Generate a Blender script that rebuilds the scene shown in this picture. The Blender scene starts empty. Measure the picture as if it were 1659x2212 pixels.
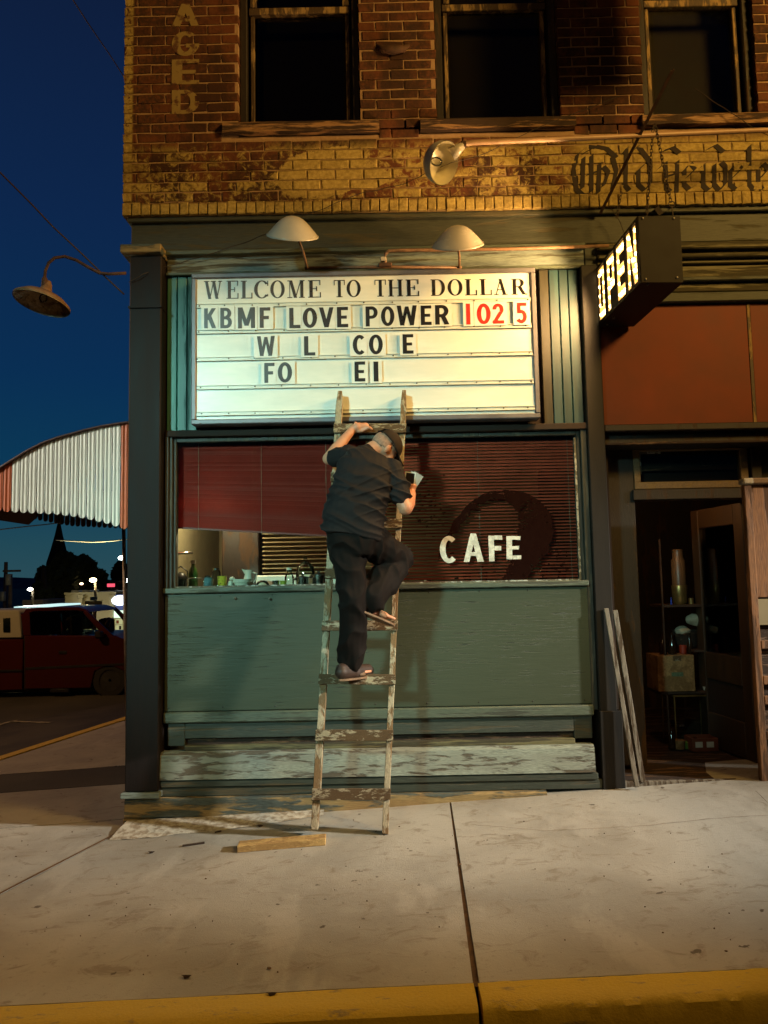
import bpy, bmesh, math, random
from mathutils import Vector, Matrix, noise
R = math.radians
random.seed(7)
S = bpy.context.scene
COL = S.collection
# ------------------------------------------------------------------ camera, sky, lights
F, PIT, ROLL = 1660., R(5.0), R(1.1)
CAM = Vector((0, -5.6, 1.58))
cd = bpy.data.cameras.new('camera'); cam = bpy.data.objects.new('camera', cd); COL.objects.link(cam)
cd.sensor_fit = 'HORIZONTAL'; cd.sensor_width = 36; cd.lens = F / 1659 * 36; cd.clip_start = .05; cd.clip_end = 4000
cam.matrix_world = Matrix.Translation(CAM) @ Matrix.Rotation(R(90) + PIT, 4, 'X') @ Matrix.Rotation(-ROLL, 4, 'Z')
S.camera = cam
S.view_settings.view_transform = 'Standard'; S.view_settings.look = 'None'
S.view_settings.exposure = 0.0; S.view_settings.gamma = 1.0; S.view_settings.use_curve_mapping = False
S.render.engine = 'CYCLES'
S.cycles.max_bounces = 6; S.cycles.caustics_reflective = False; S.cycles.caustics_refractive = False
S.cycles.sample_clamp_indirect = 3.0
S.cycles.use_denoising = True
W = bpy.data.worlds.new('World'); S.world = W; W.use_nodes = True
wn, wl = W.node_tree.nodes, W.node_tree.links
bgn = wn['Background']
tc = wn.new('ShaderNodeTexCoord'); sx = wn.new('ShaderNodeSeparateXYZ'); rp = wn.new('ShaderNodeValToRGB')
wl.new(tc.outputs['Generated'], sx.inputs[0]); wl.new(sx.outputs['Z'], rp.inputs[0])
# the afterglow lies beyond the building (+y); the sky behind the camera is already night
mr = wn.new('ShaderNodeMapRange'); mr.interpolation_type = 'SMOOTHSTEP'; wl.new(sx.outputs['Y'], mr.inputs[0])
mr.inputs[1].default_value = -.5; mr.inputs[2].default_value = .45; mr.inputs[3].default_value = .10; mr.inputs[4].default_value = 1.
vm = wn.new('ShaderNodeVectorMath'); vm.operation = 'SCALE'; wl.new(rp.outputs[0], vm.inputs[0]); wl.new(mr.outputs[0], vm.inputs['Scale']); wl.new(vm.outputs[0], bgn.inputs[0])
el = rp.color_ramp.elements
el[0].position = 0.0; el[0].color = (.020, .062, .080, 1)
el[1].position = 1.0; el[1].color = (.004, .007, .022, 1)
for p, c in ((.05, (.013, .056, .080)), (.12, (.003, .036, .080)), (.25, (.0025, .024, .075)), (.42, (.0035, .017, .062)), (.65, (.004, .010, .035))):
    e = el.new(p); e.color = (*c, 1)
bgn.inputs[1].default_value = 1.15

LIGHTS = []
def lamp(name, kind, loc, power, color, size=.1, target=None, spot=None, blend=.3, parent=None):
    ld = bpy.data.lights.new(name, kind); ld.energy = power; ld.color = color
    if kind in ('POINT', 'SPOT'): ld.shadow_soft_size = size
    if kind == 'SPOT': ld.spot_size = R(spot); ld.spot_blend = blend
    o = bpy.data.objects.new(name, ld); COL.objects.link(o); o.location = loc
    if target is not None:
        o.rotation_euler = (Vector(target) - Vector(loc)).to_track_quat('-Z', 'Y').to_euler()
    LIGHTS.append(o); return o
# street lights that stand outside the frame, one an added warm fill; their poles and heads are built further down
COOL_POS = Vector((-6.6, -14.0, 6.3)); SIDE_POS = Vector((-14.0, -5.6, 7.0)); FAR_POS = Vector((-9.5, 5.0, 6.0)); RIGHT_POS = Vector((15.5, -5.6, 6.8)); FILL_POS = Vector((-3.5, -15.5, 9.0)); WARM_POS = Vector((6.2, -5.9, 6.9))
lamp('cool_street_light', 'SPOT', COOL_POS, 8600, (.50, 1.0, .92), .55, (-.95, 0, 2.1), 22, .85)
LIGHTS[-1].scale = (1, .70, 1)      # oblong street optic: wide along the pavement, narrow in height
lamp('side_street_light', 'SPOT', SIDE_POS, 6800, (1.0, 1.0, .84), .3, (-3.2, 2, 3.1), 17, .6)
lamp('right_street_light', 'SPOT', RIGHT_POS, 24000, (1.0, .97, .84), .3, (-.3, -.10, .1), 13.5, 1.0)
lamp('warm_fill_light', 'POINT', FILL_POS, 430, (1.0, .55, .20), .5)  # warm fill added to lift the dark parts
lamp('side_sodium_light', 'POINT', FAR_POS, 900, (1.0, .52, .16), .15)
lamp('warm_street_light', 'SPOT', WARM_POS, 2500, (1.0, .57, .13), .85, (.3, 0, 4.9), 86, 1.0)

# ------------------------------------------------------------------ picture to place
def ray(u, v):
    a, b = (u - 829.5) / F, -(v - 1106.) / F
    return cam.matrix_world.to_3x3() @ Vector((a, b, -1))
def at(u, v, y):
    d = ray(u, v); return CAM + d * ((y - CAM.y) / d.y)
def walk_z(x, y): return .053 * max(-9, min(9, x)) + (.02 * y if y < 0 else -.02 * y)
def on_walk(u, v):
    d = ray(u, v); t = 1.58 / -d.z
    for _ in range(12):
        p = CAM + d * t; t *= (CAM.z - walk_z(p.x, p.y)) / (CAM.z - p.z) if CAM.z > p.z else 1
    return CAM + d * t
def rect(u0, v0, u1, v1, y):
    return (at(u0, (v0 + v1) / 2, y).x, at(u1, (v0 + v1) / 2, y).x, at((u0 + u1) / 2, v1, y).z, at((u0 + u1) / 2, v0, y).z)

# ------------------------------------------------------------------ mesh building
class MB:
    def __init__(s): s.v = []; s.f = []; s.a = []
    def add(s, vs, fs):
        b = len(s.v); s.v += [tuple(q) for q in vs]; s.f += [tuple(i + b for i in f) for f in fs]; return s
    def box(s, x0, x1, y0, y1, z0, z1, j=0):
        q = [(x, y, z) for z in (z0, z1) for y in (y0, y1) for x in (x0, x1)]
        if j: q = [tuple(c + random.uniform(-j, j) for c in p) for p in q]
        return s.add(q, [(0, 2, 3, 1), (4, 5, 7, 6), (0, 1, 5, 4), (2, 6, 7, 3), (0, 4, 6, 2), (1, 3, 7, 5)])
    def beam(s, a, b, w, h, up=(0, 0, 1)):
        a, b = Vector(a), Vector(b); d = (b - a).normalized(); up = Vector(up)
        sd = d.cross(up).normalized(); u = sd.cross(d).normalized()
        vs = [p + sd * (w / 2 * i) + u * (h / 2 * k) for p in (a, b) for i, k in ((-1, -1), (1, -1), (1, 1), (-1, 1))]
        return s.add(vs, [(0, 1, 2, 3), (7, 6, 5, 4), (0, 4, 5, 1), (1, 5, 6, 2), (2, 6, 7, 3), (3, 7, 4, 0)])
    def tube(s, pts, r, n=8, caps=True):
        pts = [Vector(p) for p in pts]; rs = r if isinstance(r, (list, tuple)) else [r] * len(pts)
        ref = Vector((0.31, .17, .93)); rings = []
        for i, p in enumerate(pts):
            d = (pts[min(i + 1, len(pts) - 1)] - pts[max(i - 1, 0)]).normalized()
            sd = d.cross(ref).normalized(); u = sd.cross(d)
            rings.append([p + (sd * math.cos(t) + u * math.sin(t)) * rs[i] for t in [k * 2 * math.pi / n for k in range(n)]])
        b = [q for rg in rings for q in rg]
        fs = [(i * n + k, i * n + (k + 1) % n, (i + 1) * n + (k + 1) % n, (i + 1) * n + k) for i in range(len(pts) - 1) for k in range(n)]
        if caps: fs += [tuple(range(n - 1, -1, -1)), tuple((len(pts) - 1) * n + k for k in range(n))]
        return s.add(b, fs)
    def lathe(s, prof, c=(0, 0, 0), n=20, close=False, M=None):
        vs = []
        for r, z in prof:
            for k in range(n):
                t = k * 2 * math.pi / n; p = Vector((r * math.cos(t), r * math.sin(t), z))
                vs.append((M @ p if M else p) + Vector(c))
        m = len(prof)
        fs = [(i * n + k, i * n + (k + 1) % n, (i + 1) * n + (k + 1) % n, (i + 1) * n + k) for i in range(m - 1) for k in range(n)]
        if close: fs += [tuple(range(n - 1, -1, -1)), tuple((m - 1) * n + k for k in range(n))]
        return s.add(vs, fs)
    def ell(s, c, r, n=12, m=8, M=None):
        prof = [(max(1e-4, math.sin(math.pi * i / m)), -math.cos(math.pi * i / m)) for i in range(m + 1)]
        r = Vector(r) if not isinstance(r, (int, float)) else Vector((r, r, r))
        D = Matrix.Diagonal(r); 
        return s.lathe(prof, c, n, True, (M.to_3x3() @ D) if M else D)
    def prism(s, poly, y0, y1):           # polygon of (x, z), extruded along y
        n = len(poly)
        vs = [(x, y0, z) for x, z in poly] + [(x, y1, z) for x, z in poly]
        return s.add(vs, [tuple(range(n)), tuple(range(2 * n - 1, n - 1, -1))] + [(i, i + n, (i + 1) % n + n, (i + 1) % n) for i in range(n)])
    def mesh(s, name):
        me = bpy.data.meshes.new(name); me.from_pydata(s.v, [], s.f); me.validate()
        bm = bmesh.new(); bm.from_mesh(me); bmesh.ops.recalc_face_normals(bm, faces=bm.faces); bm.to_mesh(me); bm.free()
        return me
    def build(s, name, mt=None, parent=None, smooth=False, bevel=0, **props):
        return link(name, s.mesh(name), mt, parent, smooth, bevel, **props)
def link(name, me, mt=None, parent=None, smooth=False, bevel=0, **props):
    o = bpy.data.objects.new(name, me); COL.objects.link(o)
    if mt and not me.materials: me.materials.append(mt)
    if smooth:
        for p in me.polygons: p.use_smooth = True
        if smooth == 'auto':
            bm = bmesh.new(); bm.from_mesh(me)
            for e in bm.edges:
                if len(e.link_faces) == 2 and e.calc_face_angle(0) > .7: e.smooth = False
            bm.to_mesh(me); bm.free()
    if bevel:
        b = o.modifiers.new('bevel', 'BEVEL'); b.width = bevel; b.segments = 1; b.limit_method = 'ANGLE'
    if parent: o.parent = parent
    for k, v in props.items(): o[k] = v
    return o
def thing(name, label, cat, group=None, loc=(0, 0, 0)):
    o = bpy.data.objects.new(name, None); COL.objects.link(o); o['label'] = label; o['category'] = cat; o.location = loc
    if group: o['group'] = group
    return o
def T(o, label, cat, group=None):
    o['label'] = label; o['category'] = cat
    if group: o['group'] = group
    return o

# ------------------------------------------------------------------ materials
class NT:
    def __init__(s, name):
        s.m = bpy.data.materials.new(name); s.m.use_nodes = True; s.t = s.m.node_tree; s.n = s.t.nodes; s.b = s.n['Principled BSDF']
        s.pos = s.n.new('ShaderNodeNewGeometry').outputs['Position']
    def lk(s, a, b):
        if hasattr(a, 'is_linked'): s.t.links.new(a, b)
        else: b.default_value = a if not (isinstance(a, tuple) and len(a) == 3 and b.type == 'RGBA') else (*a, 1)
    def math(s, op, a, b=0., c=0.):
        n = s.n.new('ShaderNodeMath'); n.operation = op
        for i, q in enumerate((a, b, c)): s.lk(q, n.inputs[i])
        return n.outputs[0]
    def step(s, x, a, b):
        n = s.n.new('ShaderNodeMapRange'); n.interpolation_type = 'SMOOTHSTEP'; s.lk(x, n.inputs[0]); n.inputs[1].default_value = a; n.inputs[2].default_value = b
        return n.outputs[0]
    def scale(s, sc, off=(0, 0, 0)):
        n = s.n.new('ShaderNodeMapping'); s.lk(s.pos, n.inputs[0]); n.inputs['Scale'].default_value = sc; n.inputs['Location'].default_value = off
        return n.outputs[0]
    def noise(s, sc=5., vec=None, detail=4., rough=.6, dist=0.):
        n = s.n.new('ShaderNodeTexNoise'); s.lk(vec if vec else s.pos, n.inputs['Vector']); n.inputs['Scale'].default_value = sc
        n.inputs['Detail'].default_value = detail; n.inputs['Roughness'].default_value = rough; n.inputs['Distortion'].default_value = dist
        return n.outputs['Fac']
    def mix(s, f, a, b):
        n = s.n.new('ShaderNodeMix'); n.data_type = 'RGBA'; s.lk(f, n.inputs[0]); s.lk(a, n.inputs[6]); s.lk(b, n.inputs[7]); return n.outputs[2]
    def xyz(s):
        n = s.n.new('ShaderNodeSeparateXYZ'); s.lk(s.pos, n.inputs[0]); return n.outputs
    def col(s, c): s.lk(c, s.b.inputs['Base Color']); return s
    def set(s, **k):
        for a, b in k.items(): s.lk(b, s.b.inputs[{'rough': 'Roughness', 'metal': 'Metallic', 'trans': 'Transmission Weight', 'ior': 'IOR', 'alpha': 'Alpha', 'spec': 'Specular IOR Level', 'emit': 'Emission Strength', 'ecol': 'Emission Color', 'sss': 'Subsurface Weight', 'coat': 'Coat Weight'}[a]])
        return s
    def bump(s, h, st=.3, d=.01):
        n = s.n.new('ShaderNodeBump'); n.inputs['Strength'].default_value = st; n.inputs['Distance'].default_value = d
        s.lk(h, n.inputs['Height']); s.lk(n.outputs[0], s.b.inputs['Normal']); return s
def dk(c, k): return tuple(x * k for x in c)
def simple(name, c, rough=.6, var=.25, sc=6, metal=0, bump=.15, stretch=None, spec=.5):
    t = NT(name); v = t.scale(stretch) if stretch else None
    n = t.noise(sc, v); t.col(t.mix(t.step(n, .3, .7), dk(c, 1 - var), dk(c, 1 + var)))
    t.set(rough=t.math('MULTIPLY_ADD', n, .2, rough - .1), metal=metal, spec=spec)
    if bump: t.bump(t.noise(sc * 8, v), bump, .004)
    return t.m
def worn(name, paint, under, amount=.3, stretch=(1, 1, 1), sc=6, rough=.6, third=None, bump=.4):
    # paint flaking off another colour in a streaky grain
    t = NT(name); v = t.scale(stretch)
    n1 = t.noise(sc, v, 8, .65, .4); n2 = t.noise(sc * .35, v, 3); n3 = t.noise(sc * 7, v, 3)
    m = t.step(t.math('ADD', t.math('MULTIPLY', n1, .75), t.math('MULTIPLY', n2, .4)), .60 - amount * .3 + .02, .64 - amount * .3 + .06)
    base = t.mix(t.step(n3, .3, .7), dk(paint, .75), dk(paint, 1.2))
    un = t.mix(n3, dk(under, .5), dk(under, 1.25))
    if third: base = t.mix(t.step(n2, .45, .6), base, third)
    t.col(t.mix(m, base, un)).set(rough=t.math('MULTIPLY_ADD', m, .25, rough))
    t.bump(t.math('SUBTRACT', n3, t.math('MULTIPLY', m, 1.2)), bump, .004)
    return t.m
def glow(name, c, st):
    t = NT(name); t.col((.02, .02, .02)).set(ecol=c, emit=st); t.b.inputs['Emission Color'].default_value = (*c, 1); return t.m
def glass(name, tint=(1, 1, 1), rough=.02, alpha=.22, spec=.6):
    # thin sheet of glass: mostly see-through, mirror at grazing angles
    t = NT(name); n = t.n
    tr = n.new('ShaderNodeBsdfTransparent'); tr.inputs[0].default_value = (*tint, 1)
    gl = n.new('ShaderNodeBsdfGlossy'); gl.inputs['Roughness'].default_value = rough
    fr = n.new('ShaderNodeFresnel'); fr.inputs[0].default_value = 1.5
    dirt = t.noise(9); mx = n.new('ShaderNodeMixShader')
    t.lk(t.math('ADD', fr.outputs[0], t.math('MULTIPLY', t.step(dirt, .45, .8), alpha * .12)), mx.inputs[0])
    t.lk(tr.outputs[0], mx.inputs[1]); t.lk(gl.outputs[0], mx.inputs[2]); t.lk(mx.outputs[0], n['Material Output'].inputs[0])
    return t.m
M = {}
M['glass'] = glass('window_glass', (.93, .96, .93), .03)
M['jar'] = glass('jar_glass', (.80, .88, .84), .05, .8)
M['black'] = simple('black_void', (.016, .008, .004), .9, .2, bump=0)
M['dark_wood'] = worn('dark_frame_wood', (.016, .010, .006), (.06, .03, .012), .05, (3, 3, .7), 5)
M['pale_wood'] = worn('pale_sash_wood', (.06, .035, .016), (.34, .22, .09), .22, (3, 3, .7), 7)  # pale wood under dark paint
M['sill_old'] = worn('grey_brown_sill_wood', (.30, .16, .065), (.04, .018, .008), .36, (.6, 5, 7), 4, bump=1)
M['sill'] = worn('sill_wood', (.12, .06, .025), (.03, .014, .007), .45, (.7, 4, 5), 5, bump=.9)
M['column'] = simple('column_paint', (.0105, .0064, .0058), .65, .25, 3, stretch=(4, 4, .6), bump=.2, spec=.22)
M['col_low'] = simple('column_paint_low', (.009, .0065, .0045), .6, .2, 5, stretch=(3, 3, .7), spec=.3)
M['green_beam'] = worn('green_beam_paint', (.034, .038, .024), (.07, .06, .03), .06, (.4, 3, 4), 4)
M['bluegrey'] = worn('blue_grey_board', (.17, .21, .19), (.07, .07, .05), .22, (.4, 3, 5), 5)
M['teal'] = worn('teal_board_paint', (.050, .205, .145), (.018, .06, .05), .05, (5, 5, .35), 3, .5, third=(.050, .15, .125), bump=.2)
M['olive_dark'] = simple('dark_olive_board', (.020, .017, .006), .5, .3, 5, stretch=(6, 6, .5))
M['blue'] = simple('blue_board_paint', (.008, .036, .042), .5, .3, 5, stretch=(6, 6, .5))
t = NT('green_plywood'); v = t.scale((1.2, 2, 14)); n1 = t.noise(3, v, 8, .7, .6); n2 = t.noise(2.2); n3 = t.noise(12, t.scale((.35, 1, 9)), 6, .7)
ck = t.math('MULTIPLY', t.step(n3, .56, .62), t.step(n2, .42, .60))
t.col(t.mix(ck, t.mix(n1, (.034, .044, .026), (.054, .065, .039)), (.012, .015, .009))).set(rough=.5, spec=.35).bump(t.math('SUBTRACT', n1, t.math('MULTIPLY', ck, 1.5)), .35, .004); M['panel'] = t.m
M['trim'] = worn('green_trim', (.072, .090, .062), (.04, .045, .03), .1, (.4, 3, 5), 6, .5)
M['frame_dark'] = worn('dark_window_frame', (.024, .026, .019), (.09, .085, .06), .06, (4, 4, .5), 5)
M['trim_dark'] = worn('dark_green_trim', (.032, .040, .028), (.08, .065, .035), .08, (.4, 3, 5), 5)
M['weathered'] = worn('weathered_pale_board', (.22, .25, .205), (.10, .085, .06), .10, (.8, 3, 5), 5, .7, bump=1, third=(.20, .22, .18))
M['peeled'] = worn('peeling_base_board', (.060, .075, .065), (.30, .21, .09), .36, (.7, 3, 5), 4, .7, bump=1)
M['olive'] = worn('olive_fascia', (.12, .105, .045), (.045, .038, .018), .3, (.4, 3, 6), 4)
M['rust'] = simple('red_brown_panel', (.155, .024, .005), .6, .25, 1.2, bump=.1, spec=.3)
M['sign_frame'] = simple('sign_frame_metal', (.14, .135, .15), .45, .2, 4, .3)
M['bolt_dark'] = simple('dark_nail_head', (.02, .018, .012), .5, .2, bump=0)
t = NT('sign_face_plastic'); n1 = t.noise(3.0, t.scale((1, 1, 4))); n2 = t.noise(40)
t.col(t.mix(t.step(n1, .35, .75), (.70, .74, .68), (.82, .83, .76))).set(rough=.32).bump(n2, .05, .003); M['sign_face'] = t.m
M['track'] = simple('clear_track', (.64, .66, .58), .3, .10, 12, stretch=(.6, 1, 6))
M['tile'] = simple('letter_tile_plastic', (.68, .71, .65), .18, .05, 4, bump=0)
M['letter'] = simple('black_letter_print', (.012, .010, .010), .3, .2, 9, bump=0)
M['letter_red'] = simple('red_letter_print', (.55, .030, .018), .3, .1, 9, bump=0)
M['ladder'] = worn('ladder_wood', (.36, .30, .20), (.20, .12, .055), .28, (3, 3, 1.0), 7, .75, bump=.8)
M['rung'] = worn('rung_wood', (.34, .28, .18), (.11, .065, .03), .42, (2, 3, 5), 8, .75, bump=.8)
M['block'] = worn('block_wood', (.46, .30, .11), (.36, .22, .08), .3, (2, 3, 7), 5, .7)
M['plank'] = worn('leaning_plank', (.17, .145, .11), (.07, .045, .025), .3, (5, 5, .6), 5, .7)
M['orange_wood'] = worn('orange_wood', (.20, .085, .026), (.08, .035, .012), .3, (4, 4, .5), 4, .6)
M['shade_out'] = simple('enamel_shade', (.44, .40, .34), .25, .1, 3, bump=.02)
M['pipe_light'] = simple('painted_pipe', (.36, .22, .13), .45, .15, 9)
M['pipe'] = simple('rusty_conduit', (.20, .11, .06), .5, .35, 14)
M['rust_metal'] = simple('rusty_iron', (.065, .028, .014), .8, .4, 18)
M['wire'] = simple('old_wire', (.03, .018, .012), .8, .2, 9, bump=0)
M['cabinet'] = simple('dark_sign_metal', (.008, .005, .0035), .6, .3, 4, spec=.2)
M['skin'] = None
t = NT('skin'); n1 = t.noise(14); t.col(t.mix(t.step(n1, .3, .7), (.52, .215, .12), (.62, .30, .18))).set(rough=.5, sss=.08).bump(t.noise(120), .08, .002)
t.b.inputs['Subsurface Radius'].default_value = (.02, .008, .004); M['skin'] = t.m
t = NT('navy_shirt_cotton'); t.col(t.mix(t.noise(8), (.0105, .0080, .0086), (.015, .0115, .012))).set(rough=.8, spec=.25).bump(t.noise(260), .12, .001); M['shirt'] = t.m
t = NT('dark_trouser_cloth'); t.col(t.mix(t.noise(6), (.0055, .0036, .003), (.009, .0055, .0045))).set(rough=.8, spec=.15).bump(t.noise(200), .12, .001); M['trousers'] = t.m
M['cap'] = simple('brown_cap', (.022, .013, .008), .8, .2, 30, spec=.2)
M['sandal'] = simple('tan_sandal', (.17, .10, .055), .7, .3, 25)
M['hair'] = simple('grey_stubble', (.40, .205, .13), .75, .2, 60)
t = NT('blind_slat'); t.col(t.mix(t.noise(3), (.20, .014, .008), (.28, .026, .014))).set(rough=.42); M['slat'] = t.m
M['slat_r'] = simple('lit_blind_slat', (.54, .080, .040), .4, .15, 5, bump=0)  # red lightened for the light these open slats catch
M['cord'] = simple('blind_cord', (.42, .34, .24), .8, .1, bump=0)
M['glass_paint'] = None
t = NT('white_window_lettering'); t.col(t.mix(t.step(t.noise(30), .4, .6), (.42, .42, .36), (.60, .60, .52))).set(rough=.7); M['cafe'] = t.m
t = NT('dark_glass_coat'); t.col(t.mix(t.noise(20), (.008, .0025, .002), (.013, .005, .0035))).set(rough=.9, spec=.0, alpha=t.math('SUBTRACT', 1., t.math('MULTIPLY', t.step(t.math('ADD', t.noise(22, None, 8, .8), t.math('MULTIPLY', t.noise(3.5), .5)), .80, .86), .9))); M['dark_patch'] = t.m
t = NT('concrete'); a = t.noise(.9, None, 7, .6, .5); b = t.noise(34, None, 7, .75); c = t.noise(170); d = t.noise(4.5, t.scale((1, 1.6, 1)), 8, .7, 1.2)
k = t.mix(t.step(a, .34, .66), (.30, .282, .248), (.43, .412, .37)); k = t.mix(t.math('MULTIPLY', t.step(d, .53, .66), .75), k, (.235, .20, .155)); k = t.mix(t.math('MULTIPLY', t.step(b, .58, .70), .6), k, (.17, .14, .11))
k = t.mix(t.step(t.noise(13, None, 3, .5), .70, .73), k, (.10, .08, .06)); k = t.mix(t.math('MULTIPLY', t.step(t.noise(2.1, t.scale((1, .4, 1), (3, 1, 0)), 6), .56, .64), .6), k, (.44, .42, .38))
t.col(k).set(rough=t.math('MULTIPLY_ADD', a, .3, .45)).bump(t.math('ADD', t.math('MULTIPLY', b, .8), t.math('ADD', c, t.math('MULTIPLY', d, 1.5))), .5, .005); M['concrete'] = t.m
t = NT('rough_white_mortar'); b = t.noise(22, None, 7); t.col(t.mix(t.step(b, .4, .62), (.50, .47, .40), (.27, .22, .16))).set(rough=.8).bump(b, .8, .012); M['patch'] = t.m
t = NT('yellow_kerb_paint'); b = t.noise(7, t.scale((1, 3, 3)), 8, .7); c = t.noise(90)
t.col(t.mix(t.math('MULTIPLY', t.step(b, .57, .68), .8), t.mix(c, (.50, .33, .012), (.66, .45, .02)), (.22, .17, .075))).set(rough=.6).bump(t.math('ADD', b, c), .5, .006); M['yellow'] = t.m
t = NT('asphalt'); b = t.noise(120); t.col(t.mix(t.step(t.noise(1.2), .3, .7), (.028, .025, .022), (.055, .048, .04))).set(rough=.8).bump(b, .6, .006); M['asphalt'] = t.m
M['joint'] = simple('joint_dirt', (.12, .065, .028), .9, .3, 20)
M['ground'] = simple('distant_ground', (.045, .04, .032), .9, .3, .5, bump=0)

# ------------------------------------------------------------------ the ground
def street_z(x, y):
    return .053 * max(-9, min(9, x)) - .13 - .035 * max(0, min(28, y)) + (.01 * y if y < 0 else 0)
def grid(name, xs, ys, zf, mt, **p):
    vs = [(x, y, zf(x, y)) for y in ys for x in xs]; n = len(xs)
    fs = [(j * n + i, j * n + i + 1, (j + 1) * n + i + 1, (j + 1) * n + i) for j in range(len(ys) - 1) for i in range(n - 1)]
    me = bpy.data.meshes.new(name); me.from_pydata(vs, [], fs)
    return link(name, me, mt, smooth=True, **p)
def frange(a, b, n): return [a + (b - a) * i / (n - 1) for i in range(n)]
grid('street', frange(-60, -9, 8) + frange(-8.9, 9, 40) + frange(9.1, 60, 6), frange(-30, -3, 10) + frange(-2.9, 40, 60) + [60, 90],
     lambda x, y: street_z(x, y) + .006 * noise.noise(Vector((x * 2, y * 2, 0))), M['asphalt'], kind='structure')
grid('ground', [-1800, -200, -60.01, 60.01, 200, 1800], [-300, -30.01, 90.01, 300, 2000],
     lambda x, y: street_z(x, y) - .05 , M['ground'], kind='structure')
walk = bpy.data.objects.new('sidewalk', None); COL.objects.link(walk); walk['kind'] = 'structure'
YK = -2.19                     # inner edge of the painted kerb strip (front)
def slab(pts, name='slab', top=0., thick=.12, mt=None, par=walk, bevel=.006, n=10):
    # quad slab given by 4 plan corners, following the slope of the pavement
    vs = []; a, b, c, d = [Vector(p) for p in pts]
    for j in range(n + 1):
        for i in range(n + 1):
            p = a.lerp(b, i / n).lerp(d.lerp(c, i / n), j / n)
            vs.append((p.x, p.y, walk_z(p.x, p.y) + top + .0035 * noise.noise(Vector((p.x * 1.7, p.y * 1.7, 3)))))
    m = MB(); N = n + 1; fs = [(j * N + i, j * N + i + 1, (j + 1) * N + i + 1, (j + 1) * N + i) for j in range(n) for i in range(n)]
    rim = [i for i in range(N)] + [j * N + n for j in range(1, N)] + [n * N + i for i in range(n - 1, -1, -1)] + [j * N for j in range(n - 1, 0, -1)]
    k = len(vs); vs += [(vs[i][0], vs[i][1], vs[i][2] - thick) for i in rim]; L = len(rim)
    fs += [(rim[i], k + i, k + (i + 1) % L, rim[(i + 1) % L]) for i in range(L)]
    m.add(vs, fs); o = m.build(name, mt or M['concrete'], par, smooth='auto'); return o
jx0, jx1 = .438, .332
YFx = lambda x: -2.363 - .0455 * x
g = .013
slab([(-2.62, YFx(-2.62)), (jx1 - g, YFx(jx1 - g)), (jx0 - g, .09), (-1.72, .09)])
slab([(jx1 + g, YFx(jx1 + g)), (3.6, YFx(3.6)), (3.6, .5), (jx0 + g, .5)])
slab([(3.62, YFx(3.62)), (6.4, YFx(6.4)), (6.4, .5), (3.62, .5)])
slab([(-4.75, YFx(-4.75)), (-2.635, YFx(-2.635)), (-1.735, .09), (-4.75, .09)])
slab([(-4.75, .105), (-1.5, .105), (-1.5, 1.25), (-4.55, 1.25)])
slab([(-4.5, 1.27), (-1.5, 1.27), (-1.5, 2.05), (-4.35, 2.05)], mt=M['asphalt'])  # dark strip put in for a band of shade across the side pavement
slab([(-4.32, 2.07), (-1.5, 2.07), (-1.5, 5.2), (-3.65, 5.2)])
slab([(-3.6, 5.22), (-1.5, 5.22), (-1.5, 9.5), (-2.9, 9.5)])
m = MB(); m.add([(-4.7, -2.15, walk_z(-4.7, -2.15) - .016), (6.4, -2.66, walk_z(6.4, -2.66) - .016), (6.4, .0, walk_z(6.4, 0) - .016), (-4.7, .0, walk_z(-4.7, 0) - .016)], [(0, 1, 2, 3)])
m.build('joint_bed', M['joint'], walk, kind='stuff')
# kerb: two cast lengths at the front with a broken outer edge, painted yellow
def kerb(x0, x1, rough):
    n = int((x1 - x0) / .02); vs = []
    for i in range(n + 1):
        x = x0 + (x1 - x0) * i / n
        w = .012 * noise.noise(Vector((x * 3, 5, 1)))
        c = rough * (.022 * abs(noise.noise(Vector((x * 7, 1, 0)))) + .010 * abs(noise.noise(Vector((x * 31, 2, 0)))))
        YF = YFx(x); z = walk_z(x, YF) + .001
        for y, dz in ((YF - .004 + w * .4, -.02), (YF - .006 + w * .4, .0), (YF - .10, .002), (YF - .155 + c, -.004), (YF - .178 + c * .8, -.022 - c * .4), (YF - .185 + c * .3, -.07 - c), (YF - .19, -.2)):
            vs.append((x, y, z + dz + .004 * rough * noise.noise(Vector((x * 20, y * 30, 0)))))
    k = 7; fs = [(i * k + j, (i + 1) * k + j, (i + 1) * k + j + 1, i * k + j + 1) for i in range(n) for j in range(k - 1)]
    fs += [tuple(range(k)), tuple(range(n * k + k - 1, n * k - 1, -1))]
    return MB().add(vs, fs).build('kerb_stone', M['yellow'], K, smooth='auto')
K = bpy.data.objects.new('kerb', None); COL.objects.link(K); K['kind'] = 'structure'
kerb(-4.7, jx1 - .012, .15); kerb(jx1 + .006, 3.4, 1.0); kerb(3.41, 6.4, .6)
for a, b in (((-4.86, -2.3), (-4.60, .9)), ((-4.60, .91), (-4.37, 2.05)), ((-4.36, 2.06), (-3.70, 5.2)), ((-3.69, 5.21), (-2.9, 9.5))):
    m = MB(); n = 8; a, b = Vector(a), Vector(b); sd = Vector((-(b - a).y, (b - a).x)).normalized() * .15
    for i in range(n):
        p, q = a.lerp(b, i / n), a.lerp(b, (i + 1) / n); vs = []
        for r in (p, q):
            for w in (r, r + sd):
                z = walk_z(w.x, w.y) + .004; vs += [(w.x, w.y, z), (w.x, w.y, z - .38)]
        m.add(vs, [(0, 4, 6, 2), (1, 3, 7, 5), (2, 6, 7, 3), (0, 1, 5, 4)] + ([(0, 2, 3, 1)] if i == 0 else []) + ([(4, 5, 7, 6)] if i == n - 1 else []))
    m.build('kerb_stone', M['yellow'], K)
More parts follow.
